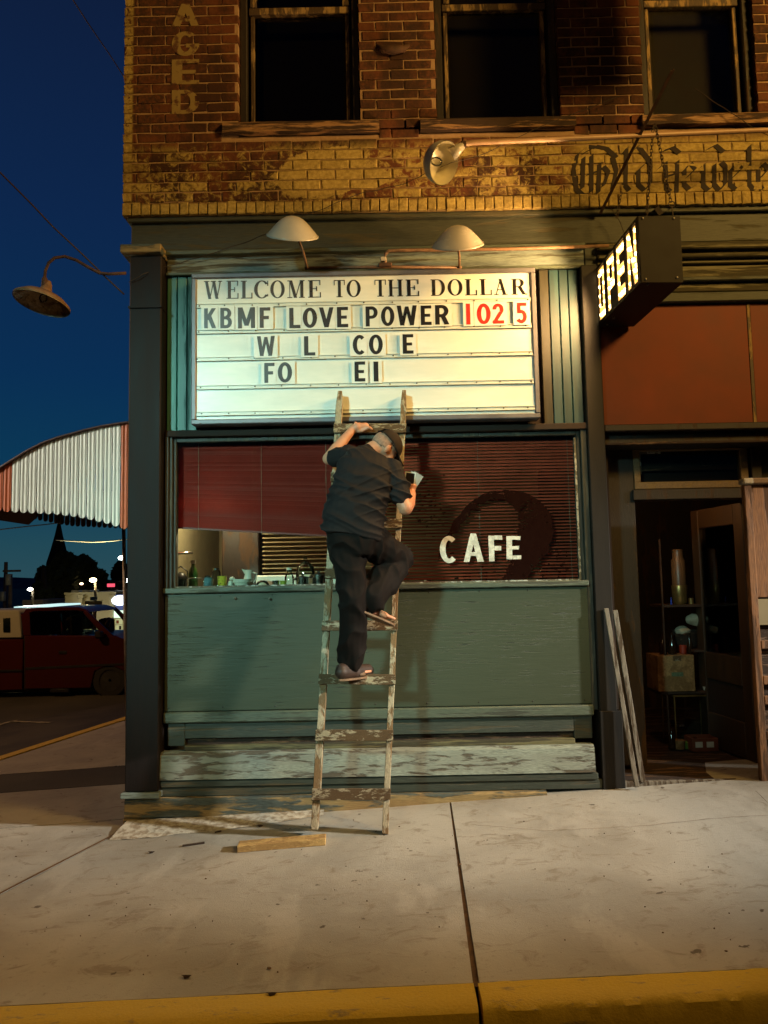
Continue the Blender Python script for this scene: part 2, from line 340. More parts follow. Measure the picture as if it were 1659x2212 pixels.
# rough mortar ramp along the foot of the corner
ps = [(235, 1816), (330, 1810), (420, 1800), (520, 1789), (610, 1776), (700, 1762), (700, 1744), (600, 1752), (480, 1760), (380, 1768), (285, 1776)]
P3 = [on_walk(*p) for p in ps]; m = MB(); low = P3[:6]; hi = P3[6:]
n = 40; vs = []
def along(L, t):
    s_ = t * (len(L) - 1); i = min(int(s_), len(L) - 2); return Vector(L[i]).lerp(Vector(L[i + 1]), s_ - i)
hi = hi[::-1]
for i in range(n + 1):
    a, b = along(low, i / n), along(hi, i / n)
    for j in range(6):
        p = a.lerp(b, j / 5); vs.append((p.x, p.y + (.03 * noise.noise(Vector((p.x * 6, 0, 0))) if j == 0 else 0), walk_z(p.x, p.y) + .004 + (.034 * math.sin(j / 5 * 1.57) * (1 - .5 * i / n)) + .005 * noise.noise(Vector((p.x * 14, p.y * 14, 0)))))
m.add(vs, [(i * 6 + j, i * 6 + j + 1, (i + 1) * 6 + j + 1, (i + 1) * 6 + j) for i in range(n) for j in range(5)]).build('mortar_ramp', M['patch'], walk, smooth=True)
# hairline cracks
def crack(pts, w):
    m = MB(); vs = []
    full = []
    for (a, b) in zip(pts[:-1], pts[1:]):
        for i in range(10): full.append((a[0] + (b[0] - a[0]) * i / 10, a[1] + (b[1] - a[1]) * i / 10))
    full.append(pts[-1])
    for i, (u, v) in enumerate(full):
        p = on_walk(u, v + 2.2 * noise.noise(Vector((u * .04, v * .01, 0)))); ww = w * (.6 + .8 * abs(noise.noise(Vector((u * .1, 7, 0)))))
        z = walk_z(p.x, p.y) + .0045; vs += [(p.x, p.y - ww, z), (p.x, p.y + ww, z)]
    m.add(vs, [(2 * i, 2 * i + 1, 2 * i + 3, 2 * i + 2) for i in range(len(full) - 1)]).build('crack', M['joint'], walk)
m = MB(); p, q_ = Vector((-2.6275, YFx(-2.6275))), Vector((-1.7275, .09)); vs = []
for i in range(31):
    c_ = p.lerp(q_, i / 30); w = .011 + .005 * noise.noise(Vector((i * .7, 3, 0)))
    for s_ in (-1, 1): vs.append((c_.x + w * s_, c_.y, walk_z(c_.x, c_.y) + .0055))
m.add(vs, [(2 * i, 2 * i + 1, 2 * i + 3, 2 * i + 2) for i in range(30)]).build('joint_filler', M['joint'], walk)
crack([(1018, 1782), (1180, 1796), (1380, 1786), (1560, 1768), (1659, 1762)], .0025)
crack([(1600, 1690), (1632, 1710), (1659, 1735)], .01)

# ------------------------------------------------------------------ lettering
def bar(x0, z0, x1, z1, w): return ('b', x0, z0, x1, z1, w)
def rc(x0, z0, x1, z1): return ('b', (x0 + x1) / 2, z0, (x0 + x1) / 2, z1, x1 - x0)
def ring(cx, cz, rx, rz, tx, tz, a0=0, a1=360): return ('r', cx, cz, rx, rz, tx, tz, a0, a1)
SW = .19
def sans(ch):
    w = .60; s = SW; R0 = ring
    g = {
     'K': (.62, [rc(0, 0, s, 1), bar(.13, .42, .50, 1, s * 1.15), bar(.51, 0, .26, .62, s * 1.15)]),
     'B': (.58, [rc(0, 0, s, 1), rc(s, 0, .30, .15), rc(s, .85, .28, 1), rc(s, .44, .30, .58), R0(.30, .29, .28, .29, s, .15, -90, 90), R0(.27, .73, .28, .27, s, .15, -90, 90)]),
     'M': (.80, [rc(0, 0, s, 1), rc(.61, 0, .80, 1), bar(.40, .12, .12, 1, s), bar(.40, .12, .68, 1, s)]),
     'F': (.50, [rc(0, 0, s, 1), rc(s, .84, .50, 1), rc(s, .42, .43, .58)]),
     'L': (.50, [rc(0, 0, s, 1), rc(s, 0, .50, .16)]),
     'O': (.62, [R0(.31, .5, .31, .51, s, .16)]),
     'V': (.66, [bar(.33, 0, .10, 1, s), bar(.33, 0, .56, 1, s)]),
     'E': (.50, [rc(0, 0, s, 1), rc(s, .84, .50, 1), rc(s, .42, .44, .57), rc(s, 0, .50, .16)]),
     'P': (.58, [rc(0, 0, s, 1), rc(s, .84, .30, 1), rc(s, .38, .30, .53), R0(.29, .69, .29, .31, s, .155, -90, 90)]),
     'W': (.92, [bar(.25, 0, .10, 1, s), bar(.25, 0, .46, .95, s * .8), bar(.67, 0, .46, .95, s * .8), bar(.67, 0, .82, 1, s)]),
     'R': (.60, [rc(0, 0, s, 1), rc(s, .84, .30, 1), rc(s, .38, .30, .53), R0(.29, .69, .29, .31, s, .155, -90, 90), bar(.50, 0, .32, .46, s * 1.1)]),
     '1': (.24, [rc(0, 0, .21, 1)]), 'I': (.24, [rc(.02, 0, .21, 1)]),
     '0': (.60, [R0(.30, .5, .30, .51, s, .16)]),
     '2': (.56, [R0(.27, .71, .27, .30, s, .16, -32, 180), bar(.12, .12, .42, .60, s * 1.05), rc(0, 0, .55, .16)]),
     '5': (.56, [rc(.05, .84, .52, 1), rc(.05, .48, .23, .84), R0(.25, .32, .28, .33, s, .16, -150, 118)]),
     'C': (.58, [R0(.31, .5, .31, .51, s, .17, 48, 312)]),
     'A': (.66, [bar(.10, 0, .33, 1, s), bar(.56, 0, .33, 1, s), rc(.17, .2, .49, .34)]),
     'G': (.62, [R0(.31, .5, .31, .51, s, .17, 48, 345), rc(.32, .34, .62, .49)]),
     'D': (.60, [rc(0, 0, s, 1), rc(s, .84, .29, 1), rc(s, 0, .29, .16), R0(.28, .5, .32, .5, s, .16, -90, 90)]),
     'N': (.62, [rc(0, 0, s, 1), rc(.43, 0, .62, 1), bar(.52, 0, .10, 1, s)]),
    }
    return g[ch]
def serif(ch):
    k = .17; h = .045; t_ = .05
    def stem(x, w=k): return [rc(x, 0, x + w, 1), rc(x - .07, 0, x + w + .07, h), rc(x - .07, 1 - h, x + w + .07, 1)]
    g = {
     'W': (1.08, [bar(.36, 0, .16, .98, k), bar(.36, 0, .58, .98, t_), bar(.78, 0, .58, .98, k), bar(.78, 0, .97, .98, t_), rc(.02, .955, .33, 1), rc(.42, .955, .72, 1), rc(.86, .955, 1.08, 1)]),
     'E': (.68, stem(.08) + [rc(.2, .955, .64, 1), rc(.2, 0, .66, .045), rc(.59, .955, .64, .72), rc(.61, .045, .66, .30), rc(.2, .49, .44, .53), rc(.42, .38, .47, .64)]),
     'L': (.62, stem(.08) + [rc(.2, 0, .60, .045), rc(.55, .045, .60, .32)]),
     'C': (.72, [ring(.40, .5, .38, .51, k, .05, 38, 322), rc(.66, .70, .71, .98), rc(.66, .10, .70, .24)]),
     'O': (.80, [ring(.40, .5, .38, .51, k, .05)]),
     'M': (.98, [rc(.13, 0, .17, 1), rc(.72, 0, .89, 1), bar(.46, 0, .20, 1, k), bar(.46, 0, .75, 1, t_), rc(.02, 0, .28, h), rc(.65, 0, .96, h), rc(.02, 1 - h, .26, 1), rc(.70, 1 - h, .96, 1)]),
     'T': (.70, [rc(.27, 0, .44, 1), rc(.18, 0, .53, h), rc(.04, .955, .67, 1), rc(.04, .955, .08, .70), rc(.63, .955, .67, .70)]),
     'H': (.86, stem(.08) + stem(.60) + [rc(.25, .48, .60, .525)]),
     'D': (.80, stem(.08) + [rc(.2, 1 - h, .40, 1), rc(.2, 0, .40, h), ring(.38, .5, .38, .5, k, .045, -90, 90)]),
     'A': (.84, [bar(.62, 0, .38, 1, k), bar(.14, 0, .40, 1, t_), rc(.22, .30, .56, .345), rc(.02, 0, .28, h), rc(.48, 0, .80, h)]),
     'R': (.80, stem(.08) + [rc(.2, 1 - h, .38, 1), rc(.2, .48, .38, .52), ring(.37, .74, .27, .26, k * .95, .045, -90, 90), bar(.64, 0, .42, .49, k), rc(.58, 0, .78, h)]),
    }
    return g[ch]
def glyph(m, g, x, z, H, y, wx=1., th=.003, rnd=0.):
    """put the strokes of a glyph in the xz plane, facing -y; each stroke a hair prouder than the last"""
    e = 0
    for s in g[1]:
        e += .0002
        if s[0] == 'b':
            _, x0, z0, x1, z1, w = s
            w = abs(w)
            poly = [(x0 - w / 2, z0), (x0 + w / 2, z0), (x1 + w / 2, z1), (x1 - w / 2, z1)]
            if z1 < z0: poly = poly[::-1]
            m.prism([(x + (a + random.uniform(-rnd, rnd)) * H * wx, z + (b + random.uniform(-rnd, rnd)) * H) for a, b in poly], y - e, y + th)
        else:
            _, cx, cz, rx, rz, tx, tz, a0, a1 = s; n = max(6, int(abs(a1 - a0) / 14)); vs = []
            for i in range(n + 1):
                t_ = R(a0 + (a1 - a0) * i / n); c, sn = math.cos(t_), math.sin(t_)
                for q, (ax, az) in enumerate(((rx, rz), (rx - tx, rz - tz))):
                    px, pz = x + (cx + ax * c) * H * wx, z + (cz + az * sn) * H
                    vs += [(px, y - e, pz), (px, y + th, pz)]
            fs = []
            for i in range(n):
                b = 4 * i; fs += [(b, b + 4, b + 6, b + 2), (b + 1, b + 3, b + 7, b + 5), (b, b + 1, b + 5, b + 4), (b + 2, b + 6, b + 7, b + 3)]
            if abs(a1 - a0) < 359: fs += [(0, 2, 3, 1), (4 * n, 4 * n + 1, 4 * n + 3, 4 * n + 2)]
            m.add(vs, fs)
#@@STRUCTURE

# ------------------------------------------------------------------ the corner building
B = thing('corner_building', 'old brick corner building with a green cafe shopfront and yellow painted lettering', 'building')
XL = -1.92; YB = -.05
# brick material: red brick with old yellow sign paint left on the lower band
t = NT('painted_brick'); X, Y_, Z = t.xyz()
att = t.n.new('ShaderNodeAttribute'); att.attribute_name = 'rnd'; rnd = att.outputs['Fac']
oi = t.n.new('ShaderNodeObjectInfo'); rr = t.math('FRACT', t.math('ADD', rnd, oi.outputs['Random']))
n1 = t.noise(9, None, 8, .7, .5); n2 = t.noise(45, None, 5); n3 = t.noise(1.6, None, 4)
red = t.mix(rr, (.080, .023, .010), (.175, .052, .019)); red = t.mix(t.step(t.math('ADD', n3, t.math('MULTIPLY', rr, .12)), .52, .66), red, (.048, .022, .014))
red = t.mix(t.step(n2, .35, .7), red, (.13, .045, .018)); red = t.mix(t.math('MULTIPLY', t.step(t.noise(3.2, t.scale((1, 1, .5)), 7, .7), .44, .60), .8), red, (.030, .013, .008))
yel = t.mix(t.step(n2, .3, .7), (.30, .21, .055), (.46, .34, .11))
def paint_mask(t, rr, n1, X, Z):
    def el2(cx, cz, rx, rz):
        a = t.math('DIVIDE', t.math('SUBTRACT', X, cx), rx); b = t.math('DIVIDE', t.math('SUBTRACT', Z, cz), rz)
        return t.math('SUBTRACT', 1., t.math('ADD', t.math('MULTIPLY', a, a), t.math('MULTIPLY', b, b)))
    patch = t.math('MAXIMUM', t.math('MAXIMUM', el2(-.42, 4.63, .33, .19), el2(-.27, 4.74, .20, .11)), t.math('MAXIMUM', el2(-.55, 4.60, .22, .16), el2(-.12, 4.60, .22, .10)))
    patch = t.step(t.math('ADD', patch, t.math('MULTIPLY', t.math('SUBTRACT', n1, .5), .9)), .0, .10)
    band = t.step(Z, 4.92, 4.78)                     # paint band below the window sills
    bandn = t.math('MULTIPLY', band, t.step(t.math('ADD', t.math('MULTIPLY', n1, .85), t.math('ADD', t.math('MULTIPLY', rr, .14), t.math('MULTIPLY', t.step(X, -1.9, .6), .045))), .46, .60))
    right = t.math('MULTIPLY', t.step(X, 1.35, 1.6), t.step(Z, 4.93, 4.80))
    rightn = t.math('MULTIPLY', right, t.step(n1, .66, .56))
    rowl = t.math('MULTIPLY', t.step(Z, 4.425, 4.40), t.step(n1, .66, .54))
    qn = t.math('MULTIPLY', t.step(X, -1.84, -1.86), t.step(n1, .62, .5))
    return t.math('MAXIMUM', patch, t.math('MAXIMUM', bandn, t.math('MAXIMUM', rightn, t.math('MAXIMUM', rowl, qn))))
n1 = t.noise(15, None, 8, .72, .8)
mk = paint_mask(t, rr, n1, X, Z)
grime = t.math('MULTIPLY', t.step(t.noise(2.3, t.scale((1, 1, 1.8)), 8, .75, .6), .46, .68), .55)
yel = t.mix(grime, yel, (.10, .062, .020))
t.col(t.mix(mk, red, yel)).set(rough=.85, spec=.3).bump(t.math('ADD', n2, t.math('MULTIPLY', n1, .8)), .6, .005)
M['brick'] = t.m
t = NT('lime_mortar'); X, Y_, Z = t.xyz(); n2 = t.noise(50); n1 = t.noise(15, None, 8, .72, .8)
t.col(t.mix(t.math('MULTIPLY', paint_mask(t, .5, n1, X, Z), .75), t.mix(n2, (.26, .155, .085), (.44, .28, .16)), t.mix(n2, (.16, .11, .035), (.26, .18, .06)))).set(rough=.9).bump(n2, .6, .006); M['mortar'] = t.m

OPEN = [(-1.045, -.125), (.46, 1.398), (2.035, 2.90)]; ZS = 5.045; ZT = 6.95
sills = [(-1.16, .02), (.33, 1.50), (2.0, 3.05)]; SZ0, SZ1 = 4.935, 5.045
def brick_mesh(k, head=False, row=False):
    L = {'s': .202, 'h': .098}['h' if head else 's']; Wd = .1
    if row: sx_, sz_ = .063, .094
    else: sx_, sz_ = L, .0665
    m = MB(); j = .0042
    q = []
    for y, ins in ((.055, 0), (-.002, 0), (-.006, .005)):
        for sx2, sz2 in ((-1, -1), (1, -1), (1, 1), (-1, 1)):
            q.append((sx2 * (sx_ / 2 - ins) + random.uniform(-j, j), y + random.uniform(-.002, .002), sz2 * (sz_ / 2 - ins) + random.uniform(-j, j)))
    fs = [(8, 9, 10, 11)]
    for b in (0, 4):
        for i in range(4): fs.append((b + i, b + (i + 1) % 4, b + 4 + (i + 1) % 4, b + 4 + i))
    m.add(q, fs); return m
def with_rnd(me, vals):
    a = me.attributes.new('rnd', 'FLOAT', 'POINT')
    for i, d in enumerate(a.data): d.value = vals[i] if isinstance(vals, list) else vals
    return me
protos = {}
for kind in ('s', 'h', 'r'):
    protos[kind] = []
    for i in range(9):
        mb = brick_mesh(i, kind == 'h', kind == 'r'); me = with_rnd(mb.mesh('brick_' + kind), random.random()); me.materials.append(M['brick']); protos[kind].append((mb, me))
bricks = []
def free(x0, x1, z):
    for (a, b), (c, d) in zip(OPEN, sills):
        if ZS - .02 < z < ZT and x1 > a + .03 and x0 < b - .03:
            if x0 < a - .06 : return (x0, a)
            if x1 > b + .06: return (b, x1)
            return None
        if SZ0 - .02 < z < SZ1 + .02 and x1 > c + .02 and x0 < d - .02:
            if x0 < c - .06: return (x0, c)
            if x1 > d + .06: return (d, x1)
            return None
    return (x0, x1)
x = XL + .035; rowz = 4.378
while x < 3.7: bricks.append(('r', x, rowz, 1.)); x += .0715
z = 4.470; row = 0; PL = .214
while z < 7.5:
    x = XL + (0 if row % 2 else -.106)
    while x < 3.7:
        x0, x1 = max(x, XL), x + PL - .008
        f = free(x0, x1, z)
        if f and f[1] - f[0] > .04: bricks.append(('s', (f[0] + f[1]) / 2, z, (f[1] - f[0]) / .204))
        x += PL
    z += .0785; row += 1
vis = [b for b in bricks if b[2] < 6.2 and b[1] < 3.1]; rest = [b for b in bricks if not (b[2] < 6.2 and b[1] < 3.1)]
vis.sort(key=lambda b: b[2] + .15 * abs(b[1])); far = vis[300:]; vis = vis[:300]
for k, x, z, s_ in vis:
    if random.random() < .06 and k == 's' : s2 = s_
    mb, me = random.choice(protos['s' if k == 's' and s_ > .7 else ('h' if k == 's' else 'r')])
    o = link('brick', me, None, B); sc = s_ if (k != 's' or s_ > .7) else s_ * .204 / .1
    o.location = (x, YB + random.uniform(-.003, .002) - (.012 if k == 'r' else 0), z + random.uniform(-.0015, .0015)); o.scale = (sc, 1, 1); o.rotation_euler = (0, R(random.uniform(-.5, .5)), 0)
def joined(lst, name='brick', side=False):
    m = MB(); vals = []
    for k, x, z, s_ in lst:
        mb, me = random.choice(protos['s' if k == 's' and s_ > .7 else ('h' if k == 's' else 'r')]); sc = s_ if (k != 's' or s_ > .7) else s_ * 2.04
        vs = [((p[0] * sc + x), p[1] + YB - (.012 if k == 'r' else 0), p[2] + z) if not side else (XL - .003 + p[1] * .6, x + p[0] * sc, p[2] + z) for p in mb.v]
        r_ = random.random(); vals += [r_] * len(vs); m.add(vs, mb.f)
    me = m.mesh(name); with_rnd(me, vals[:len(me.vertices)]); o = link(name, me, M['brick'], B); o['kind'] = 'stuff'; return o
joined(far + rest)
sb = []
z = 4.470; row = 0
while z < 7.5:
    y = 0.0 + (.05 if row % 2 else .155)
    while y < 6: sb.append(('s', y + .05, z, 1.)); y += PL
    z += .0785; row += 1
joined(sb, side=True)
# mortar backing with openings
m = MB()
MY = YB + .002
for a, b, c, d in ((XL + .006, -1.05, 4.33, 7.6), (-.12, .455, ZS, 7.6), (1.403, 2.03, ZS, 7.6), (2.905, 4.2, ZS, 7.6)): m.box(a, b, MY, .28, c, d)
m.box(-1.05, 4.2, MY, .28, 4.33, SZ0); m.box(-1.05, 2.03, MY, .28, ZT, 7.6)
m.box(XL + .006, XL + .2, .28, 6.0, 4.33, 7.6); m.build('upper_wall', M['mortar'], B)
MB().box(XL + .01, 4.2, .28, 6.0, 7.45, 7.6).build('roof', M['trim_dark'], B)
MB().box(-1.72, -1.50, 2.4, 6.0, -.35, 4.33).build('side_wall', M['col_low'], B)
MB().box(XL + .05, -1.72, .25, 6.0, 3.95, 4.3).build('side_beam', M['green_beam'], B)
# upper windows
for i, (a, b) in enumerate(OPEN):
    w = MB().box(a, a + .055, .0, .14, ZS, ZT).box(b - .055, b, .0, .14, ZS, ZT).box(a + .055, b - .055, .0, .14, ZT - .06, ZT).build('window', M['dark_wood'], B, bevel=.006)
    c, d = a + .075, b - .075
    f = MB().box(c, c + .03, .05, .10, ZS, 6.02).box(d - .03, d, .05, .10, ZS, 6.02).box(c + .05, d - .05, .05, .10, ZS, ZS + .05); f.box(c - .01, d + .01, .03, .09, 5.985, 6.04).box(c, c + .05, .02, .07, 6.04, ZT - .06).box(d - .05, d, .02, .07, 6.04, ZT - .06)
    f.build('sash', M['pale_wood'], w, bevel=.004)
    MB().box(c + .05, d - .05, .07, .078, ZS + .05, 5.985).build('pane', M['glass'], w)
    MB().box(c + .05, d - .05, .045, .052, 6.04, ZT - .06).build('pane', M['glass'], w)
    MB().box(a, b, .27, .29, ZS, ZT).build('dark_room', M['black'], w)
for i, (a, b) in enumerate(sills):
    m = MB(); n = 16
    for k in range(n):
        p, q = a + (b - a) * k / n, a + (b - a) * (k + 1) / n
    vs = []
    for k in range(n + 1):
        p = a + (b - a) * k / n; e = .008 * noise.noise(Vector((p * 9, i, 0))); e2 = .012 * noise.noise(Vector((p * 7, i, 4)))
        vs += [(p, YB - .05 + e, SZ0 + .012 + e2), (p, YB - .055 + e, SZ1 - .03 + e), (p, YB - .02, SZ1 - .002 + e * .5), (p, .05, SZ1 - .002), (p, .05, SZ0 + .012)]
    fs = [(5 * k + j, 5 * k + (j + 1) % 5, 5 * k + 5 + (j + 1) % 5, 5 * k + 5 + j) for k in range(n) for j in range(5)] + [(0, 1, 2, 3, 4), tuple(5 * n + j for j in (4, 3, 2, 1, 0))]
    m.add(vs, fs).build('window_sill', M['sill_old'], B)
# broken socket in the brick between the first two windows
a = at(850, 105, YB - .02); MB().tube([(a.x - .13, YB - .012, a.z + .03), (a.x - .08, YB - .03, a.z - .01), (a.x, YB - .035, a.z - .02), (a.x + .08, YB - .03, a.z - .01), (a.x + .12, YB - .012, a.z + .03)], [.012, .028, .034, .026, .01], 8).build('rusty_bracket', M['rust_metal'], B, smooth=True)

# painted lettering on the brick
t = NT('faded_yellow_letter'); n1 = t.noise(16, None, 8); t.col(t.mix(t.step(n1, .50, .62), (.26, .18, .06), (.10, .04, .018))).set(rough=.85).bump(n1, .4, .004); M['letter_y'] = t.m
M['letter_b'] = simple('dark_gothic_letter', (.020, .011, .006), .85, .4, 18)
YL = YB - .0085
for ch, v0, v1 in (('A', 8, 56), ('G', 68, 120), ('E', 128, 182), ('D', 194, 246)):
    x0, x1, z0, z1 = rect(371, v0, 430, v1, YL); m = MB(); g_ = sans(ch); wx = (x1 - x0) / (g_[0] * (z1 - z0)); glyph(m, g_, x0, z0, z1 - z0, YL, wx)
    m.build('painted_letter', M['letter_y'], B)
def nib(pts, u0, v0, k, nx=.5, nz=.35, w=10):
    """broad-nib pen strokes given in photo pixels on the wall"""
    m = MB(); e = 0
    for st in pts:
        for (a, b) in zip(st[:-1], st[1:]):
            e += .00012
            A, Bq = (u0 + a[0] * k, v0 + a[1] * k * 1.13), (u0 + b[0] * k, v0 + b[1] * k * 1.13)
            d = (w * nx * k, -w * nz * k)
            q = [(A[0] - d[0], A[1] - d[1]), (A[0] + d[0], A[1] + d[1]), (Bq[0] + d[0], Bq[1] + d[1]), (Bq[0] - d[0], Bq[1] - d[1])]
            P = [at(*p, YL) for p in q]; P = [(p.x, p.z) for p in P]
            ar = sum(P[i][0] * P[(i + 1) % 4][1] - P[(i + 1) % 4][0] * P[i][1] for i in range(4))
            m.prism(P if ar > 0 else P[::-1], YL - e, YL + .002)
    return m
# gothic capital O then l d J e w e l e, in the pixel units of the wall band
goth = [
 [[(52, 12), (34, 10), (14, 24), (6, 52), (12, 86), (34, 104), (58, 100)], [(50, 10), (72, 14), (92, 30)], [(26, 30), (24, 84)], [(42, 26), (42, 90)], [(58, 40), (56, 92)], [(58, 100), (84, 84), (92, 54), (84, 28)], [(66, 46), (76, 56), (66, 80)], [(26, 22), (44, 14)], [(34, 60), (62, 52)]],
 [[(112, 16), (110, 80), (118, 88)], [(106, 22), (114, 12)]],
 [[(136, 10), (160, 38), (160, 76), (148, 88), (136, 78), (136, 52), (150, 40)], [(128, 16), (138, 8)]],
 [[(176, 50), (190, 38), (192, 84), (200, 90)], [(214, 36), (212, 96), (206, 116), (182, 130), (172, 118)], [(190, 64), (212, 58)], [(186, 18), (204, 12), (218, 22)]],
 [[(238, 86), (228, 78), (228, 52), (240, 40), (250, 50), (232, 66)], [(238, 86), (252, 78)]],
 [[(266, 44), (266, 80), (276, 88), (288, 78), (288, 42)], [(288, 78), (298, 88), (310, 76), (310, 46), (302, 38)], [(260, 48), (270, 40)], [(272, 16), (290, 8), (306, 20)]],
 [[(330, 86), (320, 78), (320, 52), (332, 40), (342, 50), (324, 66)], [(330, 86), (344, 78)]],
 [[(358, 12), (358, 78), (368, 88)], [(352, 18), (360, 8)]], [[(384, 86), (376, 78), (376, 52), (386, 40), (396, 50), (380, 66)]],
]
for L in goth: nib(L, 1232, 304, 1.08, w=9.0).build('gothic_letter', M['letter_b'], B)

# beam, corner pilaster and boards of the shopfront
def pb(name, u0, v0, u1, v1, yf, yb, mt, par=B, bevel=.005, j=0, x0=None, x1=None, z0=None, z1=None, **p):
    a, b, c, d = rect(u0, v0, u1, v1, yf)
    a = a if x0 is None else x0; b = b if x1 is None else x1; c = c if z0 is None else z0; d = d if z1 is None else z1
    return MB().box(a, b, yf, yb, c, d, j).build(name, mt, par, bevel=bevel, **p)
XR = 4.2
MB().box(-1.87, XR, .0, .30, 4.07, 4.325).build('beam', M['green_beam'], B, bevel=.006)
MB().box(-1.89, XR, -.035, .29, 4.29, 4.33).build('moulding', M['green_beam'], B, bevel=.006)
m = MB().box(-1.845, -1.61, -.10, .2, .135, 4.0); m.build('pilaster', M['column'], B, bevel=.008)
MB().box(-1.835, -1.72, .2, 2.4, 0, 4.07).build('side_wall', M['column'], B)
MB().box(-1.90, -1.60, -.15, .24, 4.005, 4.068, .004).build('pilaster_cap', M['peeled'], B, bevel=.006)
MB().box(-1.85, -1.605, -.115, .2, 3.60, 3.615).build('pilaster_band', M['column'], B)
MB().box(-1.868, -1.595, -.125, .2, .095, .133).build('pilaster_foot', M['bluegrey'], B, bevel=.005)
MB().box(-1.605, 1.55, .02, .26, 3.905, 4.065).build('soffit_board', M['bluegrey'], B, bevel=.005)
MB().box(-1.605, 1.55, -.03, .019, 4.035, 4.067).build('moulding', M['trim'], B, bevel=.004)
MB().box(-1.605, 1.55, -.01, .019, 3.885, 3.905).build('moulding', M['trim'], B, bevel=.004)
MB().box(1.551, 1.639, .01, .26, 3.86, 4.069).build('corner_block', M['trim_dark'], B, bevel=.004)
zb0, zb1 = 2.705, 3.885
bx = [-1.605, -1.527, -1.452, -1.378]
for a, b in zip(bx[:-1], bx[1:]): MB().box(a + .003, b - .003, .025, .06, zb0, zb1).build('board', M['teal'], B, bevel=.004)
bx = [1.20, 1.275, 1.35, 1.42, 1.50]
for i, (a, b) in enumerate(zip(bx[:-1], bx[1:])): MB().box(a + .003, b - .003, .025, .06, zb0, zb1).build('board', M['blue'] if i > 0 else M['olive_dark'], B, bevel=.004)
MB().box(-1.605, 1.6, .062, .26, 2.62, 3.905).build('backing_board', M['black'], B)
MB().box(-1.60, 1.535, -.015, .06, 2.655, 2.702).build('header_shade_ledge', M['black'], B, bevel=.004)  # ledge coloured black for the shade under the sign
# right post
MB().box(1.505, 1.63, -.04, .16, .08, 3.89).build('post', M['col_low'], B, bevel=.006)
MB().box(1.50, 1.66, -.055, .16, .075, .62).build('post_foot', M['col_low'], B, bevel=.006)
# shop window frame and glass
wf = MB().box(-1.60, -1.575, -.02, .10, 1.545, 2.655).box(-1.575, -1.552, .005, .10, 1.545, 2.655).box(-1.552, -1.53, .03, .10, 1.545, 2.655) \
    .box(1.435, 1.46, .03, .10, 1.545, 2.655).box(1.46, 1.505, .0, .10, .62, 2.655).box(-1.53, 1.435, .03, .10, 2.62, 2.655)
wf = wf.build('shop_window', M['frame_dark'], B, bevel=.004)
MB().box(-1.53, 1.435, .055, .063, 1.55, 2.62).build('pane', M['glass'], wf)
MB().box(-1.61, 1.47, -.03, .12, 1.505, 1.546).build('ledge', M['trim'], wf, bevel=.006)
t = NT('sun_bleached_putty'); 
M['putty'] = worn('putty_line', (.34, .35, .30), (.10, .09, .06), .35, (2, 2, 2), 12)
MB().box(-1.53, 1.43, .034, .050, 1.5465, 1.556).build('putty', M['putty'], wf)
MB().box(1.418, 1.433, .036, .052, 1.556, 2.6).build('putty', M['putty'], wf)
# plywood panel and base
MB().box(-1.60, 1.462, .0, .03, .665, 1.503).build('plywood_panel', M['panel'], B, bevel=.003)
m = MB()
for i in range(9):
    for z_ in (.69, 1.48): m.lathe([(.006, 0), (.004, .002)], (-1.56 + i * .372 + random.uniform(-.02, .02), -.0005, z_), 8, True, Matrix.Rotation(R(90), 4, 'X'))
m.build('nail_heads', M['bolt_dark'], B, kind='stuff')
for (u_, v_, w_) in ((508, 1292, .014), (583, 1293, .012)):
    p = at(u_, v_, -.005); MB().tube([(p.x, .0, p.z), (p.x, -.022, p.z)], [.005, .010], 8).build('hook', M['putty'], B, smooth=True)
MB().box(-1.605, 1.47, -.022, .03, .585, .66).build('moulding', M['trim'], B, bevel=.008)
MB().box(-1.58, -1.455, .015, .05, .42, .585).build('frame_board', M['trim_dark'], B, bevel=.004)
MB().box(-1.455, 1.33, .015, .05, .47, .585).build('frame_board', M['trim_dark'], B, bevel=.004)
MB().box(1.33, 1.462, .015, .05, .42, .585).build('frame_board', M['trim_dark'], B, bevel=.004)
MB().box(-1.455, 1.33, .05, .07, .385, .47).build('slot_board', M['sill'], B)
MB().box(-1.455, 1.33, -.005, .05, .385, .425).build('slot_ledge', M['olive'], B, bevel=.004)
m = MB(); n = 30; vs = []
for i in range(n + 1):
    x = -1.61 + 3.06 * i / n; e = .006 * noise.noise(Vector((x * 5, 0, 0)))
    vs += [(x, .05, .385), (x, -.035 + e, .388 + e), (x, -.06 + e, .37), (x, -.075 + e, .205), (x, -.05, .20)]
m.add(vs, [(5 * i + j, 5 * i + j + 1, 5 * i + 6 + j, 5 * i + 5 + j) for i in range(n) for j in range(4)] + [(0, 1, 2, 3, 4), tuple(5 * n + j for j in (4, 3, 2, 1, 0))]).build('apron_board', M['weathered'], B)
MB().box(-1.61, 1.47, -.062, .03, .150, .198).build('moulding', M['trim_dark'], B, bevel=.006)
MB().box(-1.61, 1.50, -.045, .03, .085, .148).build('skirting', M['trim_dark'], B, bevel=.004)
